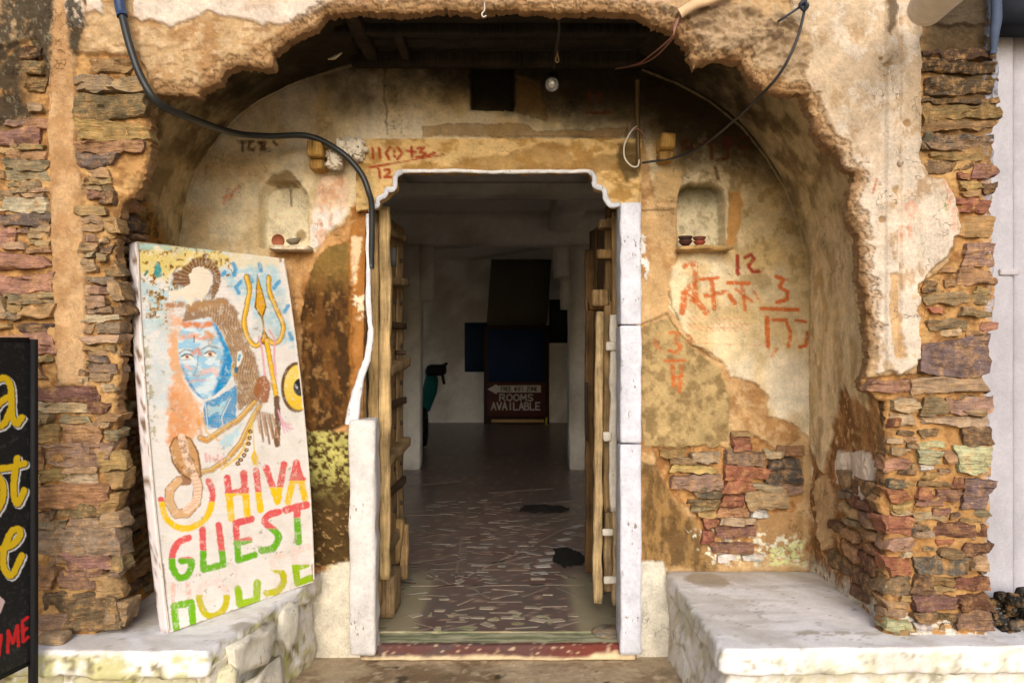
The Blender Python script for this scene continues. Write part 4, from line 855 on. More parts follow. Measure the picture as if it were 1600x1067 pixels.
flatpx('poster', 726, 504, 762, 581, YE - .003, (28, 46, 68), 'dark blue poster on the end wall left of the rooms sign', 'poster', .02)
flatpx('picture', 858, 468, 888, 536, YE - .003, (42, 42, 42), 'small dark picture frame high on the end wall right of the boards', 'picture', .04)
rb = thing('rooms_sign', pt(806, 658, 12.2), 'tall standing board with blue top and ROOMS AVAILABLE lettered under a white arrow', 'sign')
flatpx('frame', 756, 508, 858, 662, 12.25, (62, 42, 36), None, None, .03, 0, rb); flatpx('blue_panel', 763, 514, 851, 596, 12.215, (24, 44, 72), None, None, .012, 0, rb); flatpx('brown_panel', 761, 598, 853, 650, 12.217, (86, 50, 42), None, None, .012, 0, rb)
flatpx('bottom_rail', 768, 655, 850, 660, 12.215, (170, 140, 92), None, None, .02, 0, rb)
ap = [pt(*q, 12.2) for q in ((762, 608), (776, 600), (776, 602.5), (845, 602), (845, 613), (776, 613), (776, 616))]
plate('arrow', ap, .006, (0, 1, 0), M_plain, rb, color=S(206, 196, 180))
LET = {'A': [[(0, 1), (.5, 0), (1, 1)], [(.2, .65), (.8, .65)]], 'V': [[(0, 0), (.5, 1), (1, 0)]], 'I': [[(.5, 0), (.5, 1)]], 'L': [[(0, 0), (0, 1), (.9, 1)]], 'B': [[(0, 1), (0, 0), (.7, .05), (.8, .25), (.65, .45), (0, .5)], [(.65, .5), (.95, .72), (.75, 1), (0, 1)]], 'E': [[(.9, 0), (0, 0), (0, 1), (.9, 1)], [(0, .5), (.7, .5)]],
       'R': [[(0, 1), (0, 0), (.75, .05), (.85, .28), (.7, .5), (0, .52)], [(.45, .52), (.95, 1)]], 'O': [[(.5, 0), (.1, .2), (0, .5), (.1, .8), (.5, 1), (.9, .8), (1, .5), (.9, .2), (.5, 0)]], 'M': [[(0, 1), (.1, 0), (.5, .7), (.9, 0), (1, 1)]], 'S': [[(.9, .12), (.5, 0), (.1, .15), (.15, .4), (.8, .6), (.9, .85), (.5, 1), (.05, .88)]],
       'F': [[(.9, 0), (0, 0), (0, 1)], [(0, .5), (.7, .5)]], 'W': [[(0, 0), (.25, 1), (.5, .3), (.75, 1), (1, 0)]], 'N': [[(0, 1), (0, 0), (1, 1), (1, 0)]], 'Z': [[(0, 0), (1, 0), (0, 1), (1, 1)]]}
def ribbon(segs, wd, Y, th, parent, rgb, name='lettering'):
    V = []; F = []
    for s_ in segs:
        for (a, b) in zip(s_[:-1], s_[1:]):
            a = np.array(a, float); b = np.array(b, float); d = (b - a) / (np.linalg.norm(b - a) + 1e-6); n_ = np.array([-d[1], d[0]]) * wd / 2; a = a - d * wd * .4; b = b + d * wd * .4
            q = [a + n_, a - n_, b - n_, b + n_]; o = len(V)
            V += [pt(p[0], p[1], Y) for p in q] + [pt(p[0], p[1], Y + th) for p in q]
            F += [[o, o + 1, o + 2, o + 3], [o, o + 4, o + 5, o + 1], [o + 1, o + 5, o + 6, o + 2], [o + 2, o + 6, o + 7, o + 3], [o + 3, o + 7, o + 4, o]]
    ob = mk(name, V, F, M_plain, parent, smooth=False)
    if parent: setpos(ob, parent)
    ob.color = (*S(*rgb), 1); return ob
def word(t_, x0, y0, x1, y1, gap=.28):
    wch = (x1 - x0) / (len(t_) + gap * (len(t_) - 1)); out = []
    for i, ch in enumerate(t_):
        ox = x0 + i * wch * (1 + gap); sc = wch
        for s_ in LET.get(ch, []): out.append([(ox + u * sc, y0 + v * (y1 - y0)) for u, v in s_])
    return out
ribbon(word('ROOMS', 781, 616, 833, 626), 1.9, 12.196, .004, rb, (206, 198, 186)); ribbon(word('AVAILABLE', 768, 629, 844, 640), 1.9, 12.196, .004, rb, (206, 198, 186))
for w_ in (('FREE', 783, 604.6, 799, 610.5), ('WIFI', 804, 604.6, 818, 610.5), ('ZONE', 823, 604.6, 840, 610.5)): ribbon(word(*w_), 1.2, 12.193, .004, rb, (52, 46, 42))
yb = tube('yellow_stick', [pt(854, 652, 12.15), pt(853, 668, 12.15)], .012, M_plain, None, n=3, color=S(196, 190, 60)); tag(yb, 'short yellow stick standing against the right foot of the rooms sign', 'stick')
# dark two-wheeler half hidden behind the left pillar
sc_ = thing('parked_scooter', pt(684, 662, 9.6), 'dark scooter with a teal body half hidden behind the left pillar', 'scooter')
tube('body', [pt(664, 640, 9.6), pt(671, 612, 9.55), pt(674, 592, 9.6), pt(670, 578, 9.7)], [.06, .09, .08, .05], M_plain, sc_, color=S(20, 88, 84)); box('seat', pt(682, 578, 9.6), (.22, .4, .13), M_plain, sc_, r=.04, n=(6, 6, 5), color=S(26, 26, 26))
lathe('wheel', [(.10, -.05), (.22, -.06), (.25, 0), (.22, .06), (.10, .05)], M_plain, sc_, 20, (pt(660, 640, 9.6)[0], 9.5, FZ + .255), ry=R(90), color=S(24, 24, 24)); tube('handlebar', [pt(694, 600, 9.5), pt(690, 575, 9.5), pt(698, 568, 9.4)], .018, M_plain, sc_, color=S(30, 30, 30))

# ================================================================== LEDGES
def hexbox(name, foot, z0, z1, mat, parent, n, r, wob, freq, colfn, belly=0):
    """block on a four-cornered footprint (front-left, front-right, back-right, back-left)"""
    V, F = rbox_arrays(.5, .5, .5, .02, *n); f = np.array(foot, float)
    u = (V[:, 0] + .5)[:, None]; v = (V[:, 1] + .5)[:, None]
    xy = (f[0] * (1 - u) + f[1] * u) * (1 - v) + (f[3] * (1 - u) + f[2] * u) * v
    W = np.concatenate([xy, (z0 + (z1 - z0) * (V[:, 2:] + .5))], 1)
    topw = .25 if wob > .004 else 1
    k = (1 - (1 - topw) * ss(.4, .5, V[:, 2]))[:, None]
    W = W + (np.stack([vn3(W * freq, 1), vn3(W * freq, 2), vn3(W * freq, 3)], -1) - .5) * 2 * wob * k + (np.stack([vn3(W * freq * 4, 4), vn3(W * freq * 4, 5), vn3(W * freq * 4, 6)], -1) - .5) * wob * k
    o = mk(name, W, F, mat, parent, colfn(W))
    if parent and parent.type == 'EMPTY': setpos(o, parent)
    return o
LZ = ZC - .975
def limecol(mossy=1.0, yedge=2.6, spots=()):
    def f(W):
        x, y, z = W[..., 0], W[..., 1], W[..., 2]; a = x + y * .7
        n = fbm(a * 9 + 20, z * 9 + y * 5, 191, 5, .62); n1 = fbm(a * 40 + 9, z * 40 + y * 30, 192, 4, .62)
        c = np.zeros(x.shape + (3,)) + S(232, 230, 232); c = mixc(c, S(204, 198, 190), ss(.48, .66, n) * .6)
        side = ss(LZ - .006, LZ - .02, z); ms = side * ss(.44, .6, n1 * .6 + n * .4 + .04 * mossy); c = mixc(c, S(190, 186, 118), ms * .8 * mossy)
        c = mixc(c, S(96, 84, 58), side * ss(.62, .7, n1) * .7 * mossy)
        for (sx, sy, rx, ry, rgb, al) in spots:
            d = np.hypot((x - sx) / rx, (y - sy) / ry) + (n1 - .5) * .5; c = mixc(c, S(*rgb), (1 - ss(.75, 1.0, d)) * al * (1 - side))
        c = mixc(c, S(150, 140, 128), ss(.70, .74, n1) * .5); c = mixc(c, S(176, 162, 140), ss(3.12, 3.34, y + .25 * (n - .5)) * .55); c = mixc(c, S(190, 184, 178), ss(.56, .66, fbm(x * 3, y * 22, 193, 4)) * .4)
        return c
    return f
ll = thing('stone_ledge', (-1.3, 2.95, 0), 'left whitewashed stone ledge the painted signboard stands on', 'ledge', None)
hexbox('slab', [(-2.3, 2.53), (-.955, 2.50), (-.80, 3.36), (-2.3, 3.36)], LZ - .085, LZ, M_smooth, ll, (110, 60, 8), .02, .010, 12, limecol(1, 2.55, ((-.90, 2.72, .075, .055, (168, 160, 148), .9), (-1.28, 2.86, .09, .2, (176, 160, 138), .5), (-.93, 2.60, .04, .03, (196, 190, 182), .8))))
hexbox('base', [(-2.25, 2.60), (-.99, 2.58), (-.83, 3.36), (-2.25, 3.36)], -.02, LZ - .08, M_smooth, ll, (90, 50, 24), .02, .012, 10, limecol(1.2, 2.6))
def base_stone(par, c, s, rz, rgb):
    SEED[0] += 1; V, F = rbox_arrays(s[0] / 2, s[1] / 2, s[2] / 2, min(s) * .35, 9, 4, 6); V = wobble(V, .022, 16, SEED[0] % 29); V = wobble(V, .007, 60, SEED[0] % 23); V = rot(V, (rng.rand() - .5) * .2, (rng.rand() - .5) * .3, rz)
    o = mk('stone', V, F, M_paint, par); o.location = (c[0] - par.location.x, c[1] - par.location.y, c[2]); o.color = (*S(*rgb), 1)
for (px_, x1_, y0_, y1_) in ((70, 112, 1046, 1080), (114, 210, 1044, 1080), (232, 318, 1048, 1078), (322, 372, 1040, 1072)):
    base_stone(ll, pt((px_ + x1_) / 2, (y0_ + y1_) / 2, 2.605), ((x1_ - px_) * 2.6 / FPX, .07, (y1_ - y0_) * 2.6 / FPX), 0, (214, 208, 176))
for (px_, x1_, y0_, y1_, Y) in ((372, 455, 990, 1040, 2.72), (335, 395, 1020, 1062, 2.62), (400, 470, 1042, 1090, 2.85), (455, 485, 950, 1010, 3.02)):
    base_stone(ll, pt((px_ + x1_) / 2 - 22, (y0_ + y1_) / 2, Y), (.05, (x1_ - px_) * 1.5 * Y / FPX, (y1_ - y0_) * Y / FPX), R(-10), (226, 220, 204))
lr = thing('stone_ledge', (1.1, 2.95, 0), 'right whitewashed stone ledge, empty, below the painted numerals', 'ledge', None)
hexbox('slab', [(.665, 2.52), (2.2, 2.56), (2.2, 3.36), (.655, 3.39)], LZ - .085, LZ, M_smooth, lr, (120, 66, 8), .02, .009, 12, limecol(.45, 2.6, ((.80, 3.26, .10, .12, (168, 150, 128), .9), (.86, 3.0, .03, .02, (200, 194, 186), .6), (.985, 2.665, .045, .022, (176, 166, 150), .9), (1.055, 2.645, .022, .014, (180, 172, 160), .9), (1.11, 2.665, .03, .02, (180, 172, 160), .9), (1.19, 2.66, .05, .016, (190, 182, 170), .8))))
hexbox('base', [(.70, 2.60), (2.2, 2.62), (2.2, 3.36), (.66, 3.39)], -.02, LZ - .08, M_smooth, lr, (110, 50, 24), .02, .010, 10, limecol(.5, 2.6))

# ================================================================== DOOR SURROUND AND LEAVES
ds = thing('door_surround', (-.06, 3.36, 0), 'white painted stone door surround with stepped upper corners', 'door frame')
WHITE = S(232, 230, 232)
mo_ = [(580, 332), (582, 324), (590, 321), (591, 312), (602, 305), (605, 297), (616, 294), (619, 275), (628, 268)]
mr_ = [(922, 268), (928, 276), (930, 290), (943, 297), (947, 312), (956, 321), (968, 319)]
tube('moulding', [pt(*q, YB - .055) for q in mo_], .0115, M_paint, ds, n=5, wob=.003, flat=.6, color=S(206, 208, 216)); tube('moulding', [pt(*q, YB - .055) for q in mr_], .0115, M_paint, ds, n=5, wob=.003, flat=.6, color=S(206, 208, 216))
tube('moulding', [pt(628, 268, YB - .055), pt(700, 267, YB - .055), pt(780, 269, YB - .055), pt(860, 268, YB - .055), pt(922, 268, YB - .055)], .0085, M_paint, ds, n=8, wob=.003, color=S(226, 224, 222))
box('soffit', pt(775, 268, 3.60), (.86, .40, .03), M_paint, ds, r=.004, n=(10, 6, 2), color=S(150, 150, 148))
tube('edge_strip', [pt(*q, 3.33) for q in ((576, 334), (575, 400), (576, 480), (579, 520), (575, 556), (563, 592), (556, 622), (549, 664))], [.010, .010, .011, .012, .014, .017, .024, .030], M_paint, ds, n=6, wob=.004, flat=.45, color=S(222, 222, 228))
a, b = pt(547, 655, 3.32), pt(588, 1022, 3.32)
box('stone_post', ((a[0] + b[0]) / 2, 3.35, (a[2] + b[2]) / 2), (b[0] - a[0], .12, a[2] - b[2]), M_paint, ds, r=.012, wob=.006, freq=16, n=(8, 8, 60), color=S(214, 210, 208))
for (y0, y1) in ((316, 507), (509, 692), (694, 1022)):
    a, b = pt(969, y0, 3.32), pt(1002, y1, 3.32); box('jamb_block', ((a[0] + b[0]) / 2, 3.36, (a[2] + b[2]) / 2), (b[0] - a[0], .10, a[2] - b[2]), M_paint, ds, r=.006, wob=.0035, freq=16, n=(8, 8, 46), color=S(212, 214, 226))
    a, b = pt(965, y0 + 2, 3.44), pt(985, y1 - 1, 3.44); box('jamb_reveal', ((a[0] + b[0]) / 2, 3.45, (a[2] + b[2]) / 2), (b[0] - a[0], .11, a[2] - b[2]), M_paint, ds, r=.008, wob=.003, n=(5, 5, 20), color=S(196, 198, 206))
def woodpx(par, name, x0, y0, x1, y1, Y, dep, rgb, wob=.005, ry=0, mat=None, n=None, rz=0):
    a, b = pt(x0, y0, Y), pt(x1, y1, Y); s = (b[0] - a[0], dep, a[2] - b[2])
    return box(name, ((a[0] + b[0]) / 2, Y + dep / 2, (a[2] + b[2]) / 2), s, mat or M_wood, par, r=min(.006, s[0] * .3, s[2] * .3), wob=wob, freq=14, n=n or (5, 4, max(4, int(s[2] / .03))), ry=ry, rz=rz, color=S(*rgb))
WL, WD, WP = (140, 116, 82), (104, 82, 56), (190, 164, 122)
dl = thing('wooden_door', pt(600, 950, 3.7), 'left old wooden door leaf swung inward, with heavy projecting rails', 'door', 'old plank door leaves')
woodpx(dl, 'stile', 575, 326, 592, 903, 3.52, .05, (168, 140, 96)); woodpx(dl, 'stile', 592, 322, 609, 906, 3.50, .05, (186, 158, 112))
woodpx(dl, 'foot_block', 590, 902, 616, 966, 3.64, .22, (142, 118, 86), n=(6, 6, 6))
def leafboard(par, name, xa, Ya, xb, Yb, z0, z1, rgb, th=.04, mat=None):
    c0 = ((xa + xb) / 2, (Ya + Yb) / 2, (z0 + z1) / 2); L = math.hypot(xb - xa, Yb - Ya)
    return box(name, c0, (th, L, z1 - z0), mat or M_wood, par, r=.005, wob=.004, freq=12, n=(3, max(4, int(L / .04)), max(3, int((z1 - z0) / .04))), rz=-math.atan2(xb - xa, Yb - Ya), color=S(*rgb))
for k in range(3):
    f0, f1 = k / 3, (k + 1) / 3 - .01
    leafboard(dl, 'board', -.612 + .024 * f0, 3.57 + .62 * f0, -.612 + .024 * f1, 3.57 + .62 * f1, .14, 1.93, [(150, 122, 84), (136, 108, 72), (154, 126, 88)][k])
for (py_, h, pr, tl) in ((366, .035, .045, .0), (440, .04, .07, .02), (572, .05, .085, .03), (705, .045, .085, .05), (842, .05, .045, .0)):
    z_ = ZC - (py_ - 533.5) * 3.85 / FPX; q = leafboard(dl, 'rail', -.588, 3.62, -.568, 4.14, z_ - h / 2, z_ + h / 2, WL, pr); q.rotation_euler = (R(3), 0, 0)
for py_ in (508, 632, 765):
    z_ = ZC - (py_ - 533.5) * 3.85 / FPX; leafboard(dl, 'iron_strap', -.592, 3.60, -.568, 4.15, z_ - .018, z_ + .018, (74, 56, 38), .04)
for py_ in (400, 470, 540, 602, 668, 735, 800):
    for q_ in (3.72, 3.90, 4.08):
        z_ = ZC - (py_ - 533.5) * 3.85 / FPX; SEED[0] += 1; o = lathe('stud', [(0, .012), (.008, .010), (.012, .004), (.013, 0)], M_plain, dl, 10, (-.612 + .024 * (q_ - 3.57) / .62 + .021, q_, z_), ry=R(90), color=S(62, 50, 40))
box('latch_slot', pt(614, 402, 3.62), (.03, .03, .085), M_plain, dl, r=.003, color=S(56, 58, 56)); tube('bolt', [pt(618, 551, 3.9), pt(634, 551, 3.92)], .011, M_plain, dl, n=3, color=S(58, 46, 34))
woodpx(dl, 'rotten_batten', 624, 820, 637, 906, 4.0, .06, (154, 126, 88), ry=R(1)); woodpx(dl, 'rotten_batten', 612, 812, 627, 880, 3.95, .05, (140, 114, 76), ry=R(6))
dr_ = thing('wooden_door', pt(945, 950, 3.7), 'right old wooden door leaf swung inward, battens splintered and patched with white', 'door', 'old plank door leaves')
for k in range(3):
    f0, f1 = k / 3, (k + 1) / 3 - .01
    leafboard(dr_, 'board', .485 - .055 * f0, 3.62 + .6 * f0, .485 - .055 * f1, 3.62 + .6 * f1, .17, 1.92, [(104, 84, 58), (94, 74, 50), (100, 80, 54)][k])
woodpx(dr_, 'back_board', 915, 390, 929, 897, 4.1, .05, (98, 74, 46)); woodpx(dr_, 'batten', 929, 486, 943, 943, 3.66, .05, WP, .006, R(.6)); woodpx(dr_, 'stile', 944, 470, 956, 800, 3.62, .05, (138, 112, 76), .005); woodpx(dr_, 'stile', 945, 800, 957, 925, 3.62, .05, (158, 134, 98)); woodpx(dr_, 'stile', 957, 330, 967, 640, 3.58, .05, (140, 114, 76)); woodpx(dr_, 'stile', 958, 800, 969, 946, 3.56, .05, (170, 146, 112))
woodpx(dr_, 'white_batten', 953, 490, 966, 800, 3.565, .03, (214, 206, 192), .006, mat=M_paint)
for (x0, y0, x1, y1, Y, rgb) in ((938, 340, 962, 356, 3.6, WL), (934, 388, 958, 404, 3.62, (132, 104, 66)), (926, 452, 954, 478, 3.62, (136, 110, 74)), (922, 470, 950, 484, 3.66, (100, 70, 40))):
    woodpx(dr_, 'rail', x0, y0, x1, y1, Y, .12, rgb, .006, n=(6, 5, 5))
for (x0, y0, x1, y1) in ((943, 674, 956, 690), (942, 827, 960, 838), (943, 901, 966, 912), (948, 534, 965, 548)): woodpx(dr_, 'cleat', x0, y0, x1, y1, 3.55, .02, (222, 214, 200), .004, mat=M_paint, n=(4, 3, 4))
woodpx(dr_, 'iron_pull', 914, 596, 918, 690, 4.02, .02, (46, 36, 30), .006, mat=M_plain); woodpx(dr_, 'upper_panel', 946, 322, 968, 470, 3.66, .04, (104, 82, 52))
lid = lathe('drain_cover', [(0, .012), (.06, .014), (.075, .006), (.078, 0)], M_stone, None, 24, (.425, 3.49, .068), color=S(130, 124, 112)); tag(lid, 'small round stone disc on the step beside the right door jamb', 'disc')

# ================================================================== SIGNBOARD WITH PAINTED PORTRAIT
P0 = np.array([-1.147, 2.657, LZ + .002]); dvec = np.array([.346, .568, 0]); BW = np.linalg.norm(dvec); dvec = dvec / BW
nv = np.array([.854, -.52, 0]); H3 = np.array([0, 0, 1.318]) - nv * .175; BH = np.linalg.norm(H3); up = H3 / BH; nrm = np.cross(dvec, up); nrm = nrm * (1 if nrm @ nv > 0 else -1)
def z1(*p): return [(190 + a / 5.155, 360 + b / 5.155) for a, b in p]
def z2(*p): return [(210 + a / 5.333, 540 + b / 5.333) for a, b in p]
def z3(*p): return [(220 + a / 3.334, 680 + b / 3.334) for a, b in p]
def signpaint(x, y):
    n0 = fbm(x / 26, y / 26, 201, 5, .6); n1 = fbm(x / 6, y / 6, 202, 4, .6); n2 = fbm(x / 14 + y / 60, y / 9, 203, 4)
    c = np.zeros(x.shape + (3,)) + S(232, 226, 220); c = mixc(c, S(214, 222, 224), ss(.5, .62, n0) * ss(700, 560, y) * .8)
    # washes of colour
    def wash(poly, rgb, al, soft=8, warp=8, th=(.36, .56), k=0): 
        m = mask(x, y, poly, soft, warp, 16, 210 + k) * ss(th[0], th[1], n2 * .6 + n1 * .4) * al; return mixc(c, S(*rgb), m)
    c = wash([(210, 378), (360, 386), (380, 400), (340, 420), (300, 410), (260, 440), (214, 430)], (226, 204, 120), .95, k=1, th=(.25, .45))
    c = wash([(205, 376), (345, 382), (345, 392), (212, 392)], (150, 196, 196), .8, 4, 4, k=2); c = wash([(360, 396), (436, 400), (440, 420), (360, 420)], (226, 216, 186), .9, k=3, th=(.2, .4))
    c = wash([(216, 440), (300, 440), (290, 520), (224, 520)], (170, 208, 216), .7, k=4); c = wash([(340, 420), (430, 420), (465, 560), (380, 470)], (150, 204, 224), .75, k=5); c = wash([(230, 500), (262, 500), (270, 640), (240, 640)], (208, 220, 224), .7, k=6)
    sp = ss(.58, .66, n1) * mask(x, y, [(214, 392), (290, 385), (365, 385), (366, 430), (285, 420), (265, 500), (290, 500), (280, 520), (228, 500)], 8, 8, 16, 220); c = mixc(c, S(170, 126, 24), sp * .95); c = mixc(c, S(112, 74, 20), ss(.68, .74, n1) * sp)
    K = lambda pts, w_, rgb, al=1.0, soft=.9, wr=0, s_=0: stroke(c, x, y, pts, w_, S(*rgb), al, soft, wr, s_)
    FL = lambda pts, rgb, al=1.0, soft=1.0, warp=.8, k=0: mixc(c, S(*rgb), mask(x, y, pts, soft, warp, 7, 230 + k) * al)
    c = FL([(245, 408), (252, 420), (253, 432), (246, 435), (240, 428), (241, 416)], (60, 150, 150)); K([(226, 430), (230, 424)], 4, (80, 130, 120))
    for p in ([(364, 412), (368, 420), (365, 430)], [(405, 413), (408, 424)], [(376, 440), (368, 449), (373, 458)], [(436, 440), (428, 450)], [(347, 430), (351, 425)], [(390, 432), (393, 440)], [(452, 520), (456, 530)], [(444, 488), (450, 478)]): K(p, 6, (40, 150, 206), .85, 1.6)
    # orange veil of hair on the left, hair, top knot
    c = FL([(262, 520), (276, 512), (282, 560), (292, 600), (312, 634), (318, 660), (300, 690), (262, 700), (262, 640), (270, 600)], (234, 168, 108), .85, 4, 5, 1)
    c = FL([(262, 600), (285, 620), (300, 650), (290, 690), (264, 690)], (226, 150, 92), .7, 5, 4, 2); c = wash([(262, 470), (286, 500), (284, 520), (262, 520)], (240, 180, 140), .9, k=7)
    c = FL([(300, 470), (350, 466), (366, 480), (376, 505), (384, 530), (398, 560), (410, 600), (400, 628), (372, 640), (366, 590), (362, 560), (346, 520), (330, 497), (286, 506), (290, 486)], (146, 108, 70), .9, 3, 4, 3)
    hs = np.sin((x * 1.5 + 9 * np.sin(y / 13) - y * .35 + 9 * n0) * 1.0) * .5 + .5; hs = hs * .55 + n1 * .6
    m = mask(x, y, [(296, 470), (350, 466), (376, 505), (410, 600), (400, 628), (372, 640), (366, 590), (346, 520), (330, 497)], 2, 2, 10, 240); c = mixc(c, S(206, 170, 120), m * ss(.62, .9, hs) * .75); c = mixc(c, S(84, 52, 26), m * ss(.35, .1, hs) * .7)
    ring = np.abs(np.hypot((x - 315) / 27, (y - 438) / 33) - .88); m = (1 - ss(.16, .3, ring + (n1 - .5) * .25)) * (1 - ss(452, 470, y) * (x < 330)); m = np.maximum(m, mask(x, y, [(268, 430), (292, 415), (300, 430), (290, 448), (270, 444)], 3, 4, 8, 241)); c = mixc(c, S(112, 74, 40), m * .95)
    an = np.sin(np.arctan2(y - 438, x - 315) * 34 + 8 * n0); c = mixc(c, S(196, 156, 106), m * ss(.4, .9, an) * .7)
    c = FL(z1((500, 600), (620, 570), (830, 550), (860, 590), (700, 640), (520, 660)), (176, 134, 88), .9, 3, 2, 4)
    c = FL(z1((345, 600), (500, 575), (500, 620), (360, 625)), (176, 110, 44), .85, 2, 3, 5)
    c = FL(z1((545, 350), (575, 310), (630, 288), (690, 330), (722, 388), (700, 490), (650, 575), (590, 535), (560, 610), (520, 560), (470, 520), (430, 575), (368, 515), (380, 480), (440, 478), (520, 450), (545, 440)), (240, 226, 204), 1, .8, 1.6, 6)
    # face
    FACE = [(279, 524), (288, 503), (308, 499), (330, 498), (338, 508), (347, 525), (357, 545), (363, 562), (361, 588), (353, 602), (342, 612), (330, 622), (318, 624), (308, 618), (298, 606), (290, 592), (282, 574), (278, 552)]
    fm = mask(x, y, FACE, 1.2, .8, 7, 243)
    rt = np.interp(y, [498, 520, 545, 570, 600, 625], [331, 338, 350, 347, 338, 330]); blue = ss(-5, 3, x - rt + (n1 - .5) * 6)
    fc = mixc(np.zeros(x.shape + (3,)) + S(214, 230, 238), S(120, 190, 226), ss(.46, .62, n2) * .7); fc = mixc(fc, S(24, 140, 200), np.maximum(blue, ss(6, 1, x - np.interp(y, [500, 560, 590, 610, 625], [280, 278, 290, 302, 316])) * ss(560, 600, y) * .9)); fc = mixc(fc, S(90, 190, 224), blue * ss(.54, .66, n1) * .7)
    c = c + (fc - c) * fm[..., None]
    K([(289, 508), (300, 506), (312, 509), (328, 506)], 9, (222, 124, 40), .9, 2.5, .3); K([(283, 527), (300, 524), (318, 528), (332, 524)], 8, (232, 160, 120), .85, 3, .3); K([(322, 518), (331, 524), (328, 534)], 6, (216, 140, 50), .85, 2.5, .3); K([(303, 526), (303, 534)], 2, (110, 60, 40), .9)
    K([(301, 552), (309, 546), (312, 553)], 6, (226, 132, 80), .8, 3); K([(316, 582), (334, 577), (338, 584)], 8, (236, 190, 178), .8, 3); K([(290, 572), (298, 576)], 6, (238, 196, 186), .8, 3)
    for (ex, ey) in ((292, 558), (328, 553.5)):
        K([(ex - 6, ey + 1), (ex, ey - 1.5), (ex + 7, ey)], 7, (244, 236, 226), 1, 1); K([(ex, ey - .3), (ex + .3, ey)], 6, (176, 110, 66), 1, .8); K([(ex, ey - .3), (ex + .3, ey)], 2.2, (60, 36, 24), 1, .6)
        K([(ex - 8, ey - 1), (ex - 2, ey - 5), (ex + 5, ey - 4), (ex + 9, ey - 1)], 2, (70, 56, 50), .95, .7); K([(ex - 7, ey + 4), (ex, ey + 4.5), (ex + 6, ey + 3)], 1, (150, 120, 110), .8)
    K([(280, 552), (288, 546), (300, 548)], 2.4, (96, 110, 120), .8, 1); K([(316, 545), (326, 540), (340, 544)], 2.4, (90, 120, 140), .8, 1)
    K([(309, 556), (308, 572), (304, 584)], 1.4, (120, 140, 160), .8); K([(302, 586), (308, 588), (313, 585)], 1.6, (176, 120, 116), .8); K([(297, 596), (306, 594), (320, 594)], 3, (222, 164, 160), .8, 1.4, .25); K([(286, 574), (288, 582), (293, 586)], 1.5, (30, 120, 180), .9)
    K([(286, 592), (300, 614), (316, 627), (336, 620), (352, 606), (361, 592)], 1.6, (232, 236, 236), .9)
    # ear, neck, jewels
    c = FL(z2((585, 470), (690, 430), (850, 330), (846, 600), (745, 655), (690, 695), (610, 690), (570, 615)), (30, 146, 204), .95, 1.4, 1.2, 8); wv = ss(.5, .62, n2) * mask(x, y, z2((600, 470), (800, 400), (720, 600), (610, 600)), 3, 3, 8, 245); c = mixc(c, S(170, 212, 228), wv); K(z2((735, 655), (725, 600), (800, 440)), 1.5, (236, 236, 230), .9); K(z2((590, 480), (600, 580), (610, 680), (690, 695)), 1.5, (232, 232, 226), .8)
    c = FL(z2((855, 50), (890, 40), (905, 90), (880, 160), (850, 190), (852, 120)), (226, 226, 220), 1, .8, .5, 9); K(z2((875, 80), (868, 120)), 4, (70, 160, 190)); K(z2((815, 160), (805, 210), (830, 245), (850, 235)), 1.8, (206, 170, 60)); K(z2((845, 190), (850, 215)), 5, (60, 110, 140))
    gold, gd = (226, 172, 24), (120, 84, 20)
    for (p, w_) in ((z1((1003, 372), (1028, 480), (1005, 620), (985, 750), (1020, 870), (1080, 930), (1140, 880)), 6.5), (z1((1183, 378), (1190, 490), (1240, 620), (1300, 760), (1280, 870), (1230, 910), (1180, 880)), 6)):
        q = smooth_path([(a, b, 0) for a, b in p], 6)[:, :2]; K([tuple(v) for v in q], w_ + 2, gd, .9); K([tuple(v) for v in q], w_ - .3, gold); K([(v[0] - 1, v[1]) for v in q], 1.6, (246, 216, 110), .9)
    c = FL(z1((1090, 345), (1130, 470), (1168, 610), (1140, 700), (1150, 800), (1180, 860), (1160, 930), (1110, 900), (1140, 790), (1120, 700), (1068, 620), (1080, 480)), gd, 1, 1, .6, 10); c = FL(z1((1092, 375), (1125, 480), (1156, 610), (1130, 690), (1140, 800), (1165, 860), (1145, 900), (1125, 890), (1152, 800), (1130, 700), (1082, 615), (1090, 490)), (222, 164, 24), 1, .8, .5, 11)
    K([(416, 532), (422, 566), (428, 600), (432, 622)], 8, (150, 108, 20)); K([(416, 532), (422, 566), (428, 600), (432, 622)], 6, (236, 186, 40)); K([(432, 622), (434, 660), (433, 694)], 9, (104, 70, 44), .95, 1.2)
    for p in ([(404, 526), (410, 550), (413, 580), (418, 612)], [(420, 516), (429, 530), (428, 560), (431, 590)]): K(p, 3.6, (222, 160, 172), .9, 1.2)
    # drum, shawl, beads, brush
    c = FL([(412, 585), (424, 600), (418, 628), (404, 630), (396, 612), (402, 592)], (160, 100, 58), .95, 1.4, 1.2, 12)
    e = np.hypot((x - 463) / 24, (y - 605) / 39); c = mixc(c, S(104, 74, 40), 1 - ss(.97, 1.05, e)); e = np.hypot((x - 467) / 24, (y - 605) / 36); c = c + (mixc(np.zeros(x.shape + (3,)) + S(238, 208, 100), S(234, 192, 20), ss(600, 640, y)) - c) * (1 - ss(.94, 1.02, e))[..., None]
    e = np.hypot((x - 469) / 11, (y - 605) / 14); c = mixc(c, S(40, 40, 44), 1 - ss(.9, 1.05, e)); K([(463, 605), (464, 606)], 3, (190, 196, 204))
    for k in range(9): K([(434 + k, 640 + 3 * k), (440 + 2.2 * k, 662 + (k * 7) % 16)], 2, (226, 166, 188), .8, 1, .2, k)
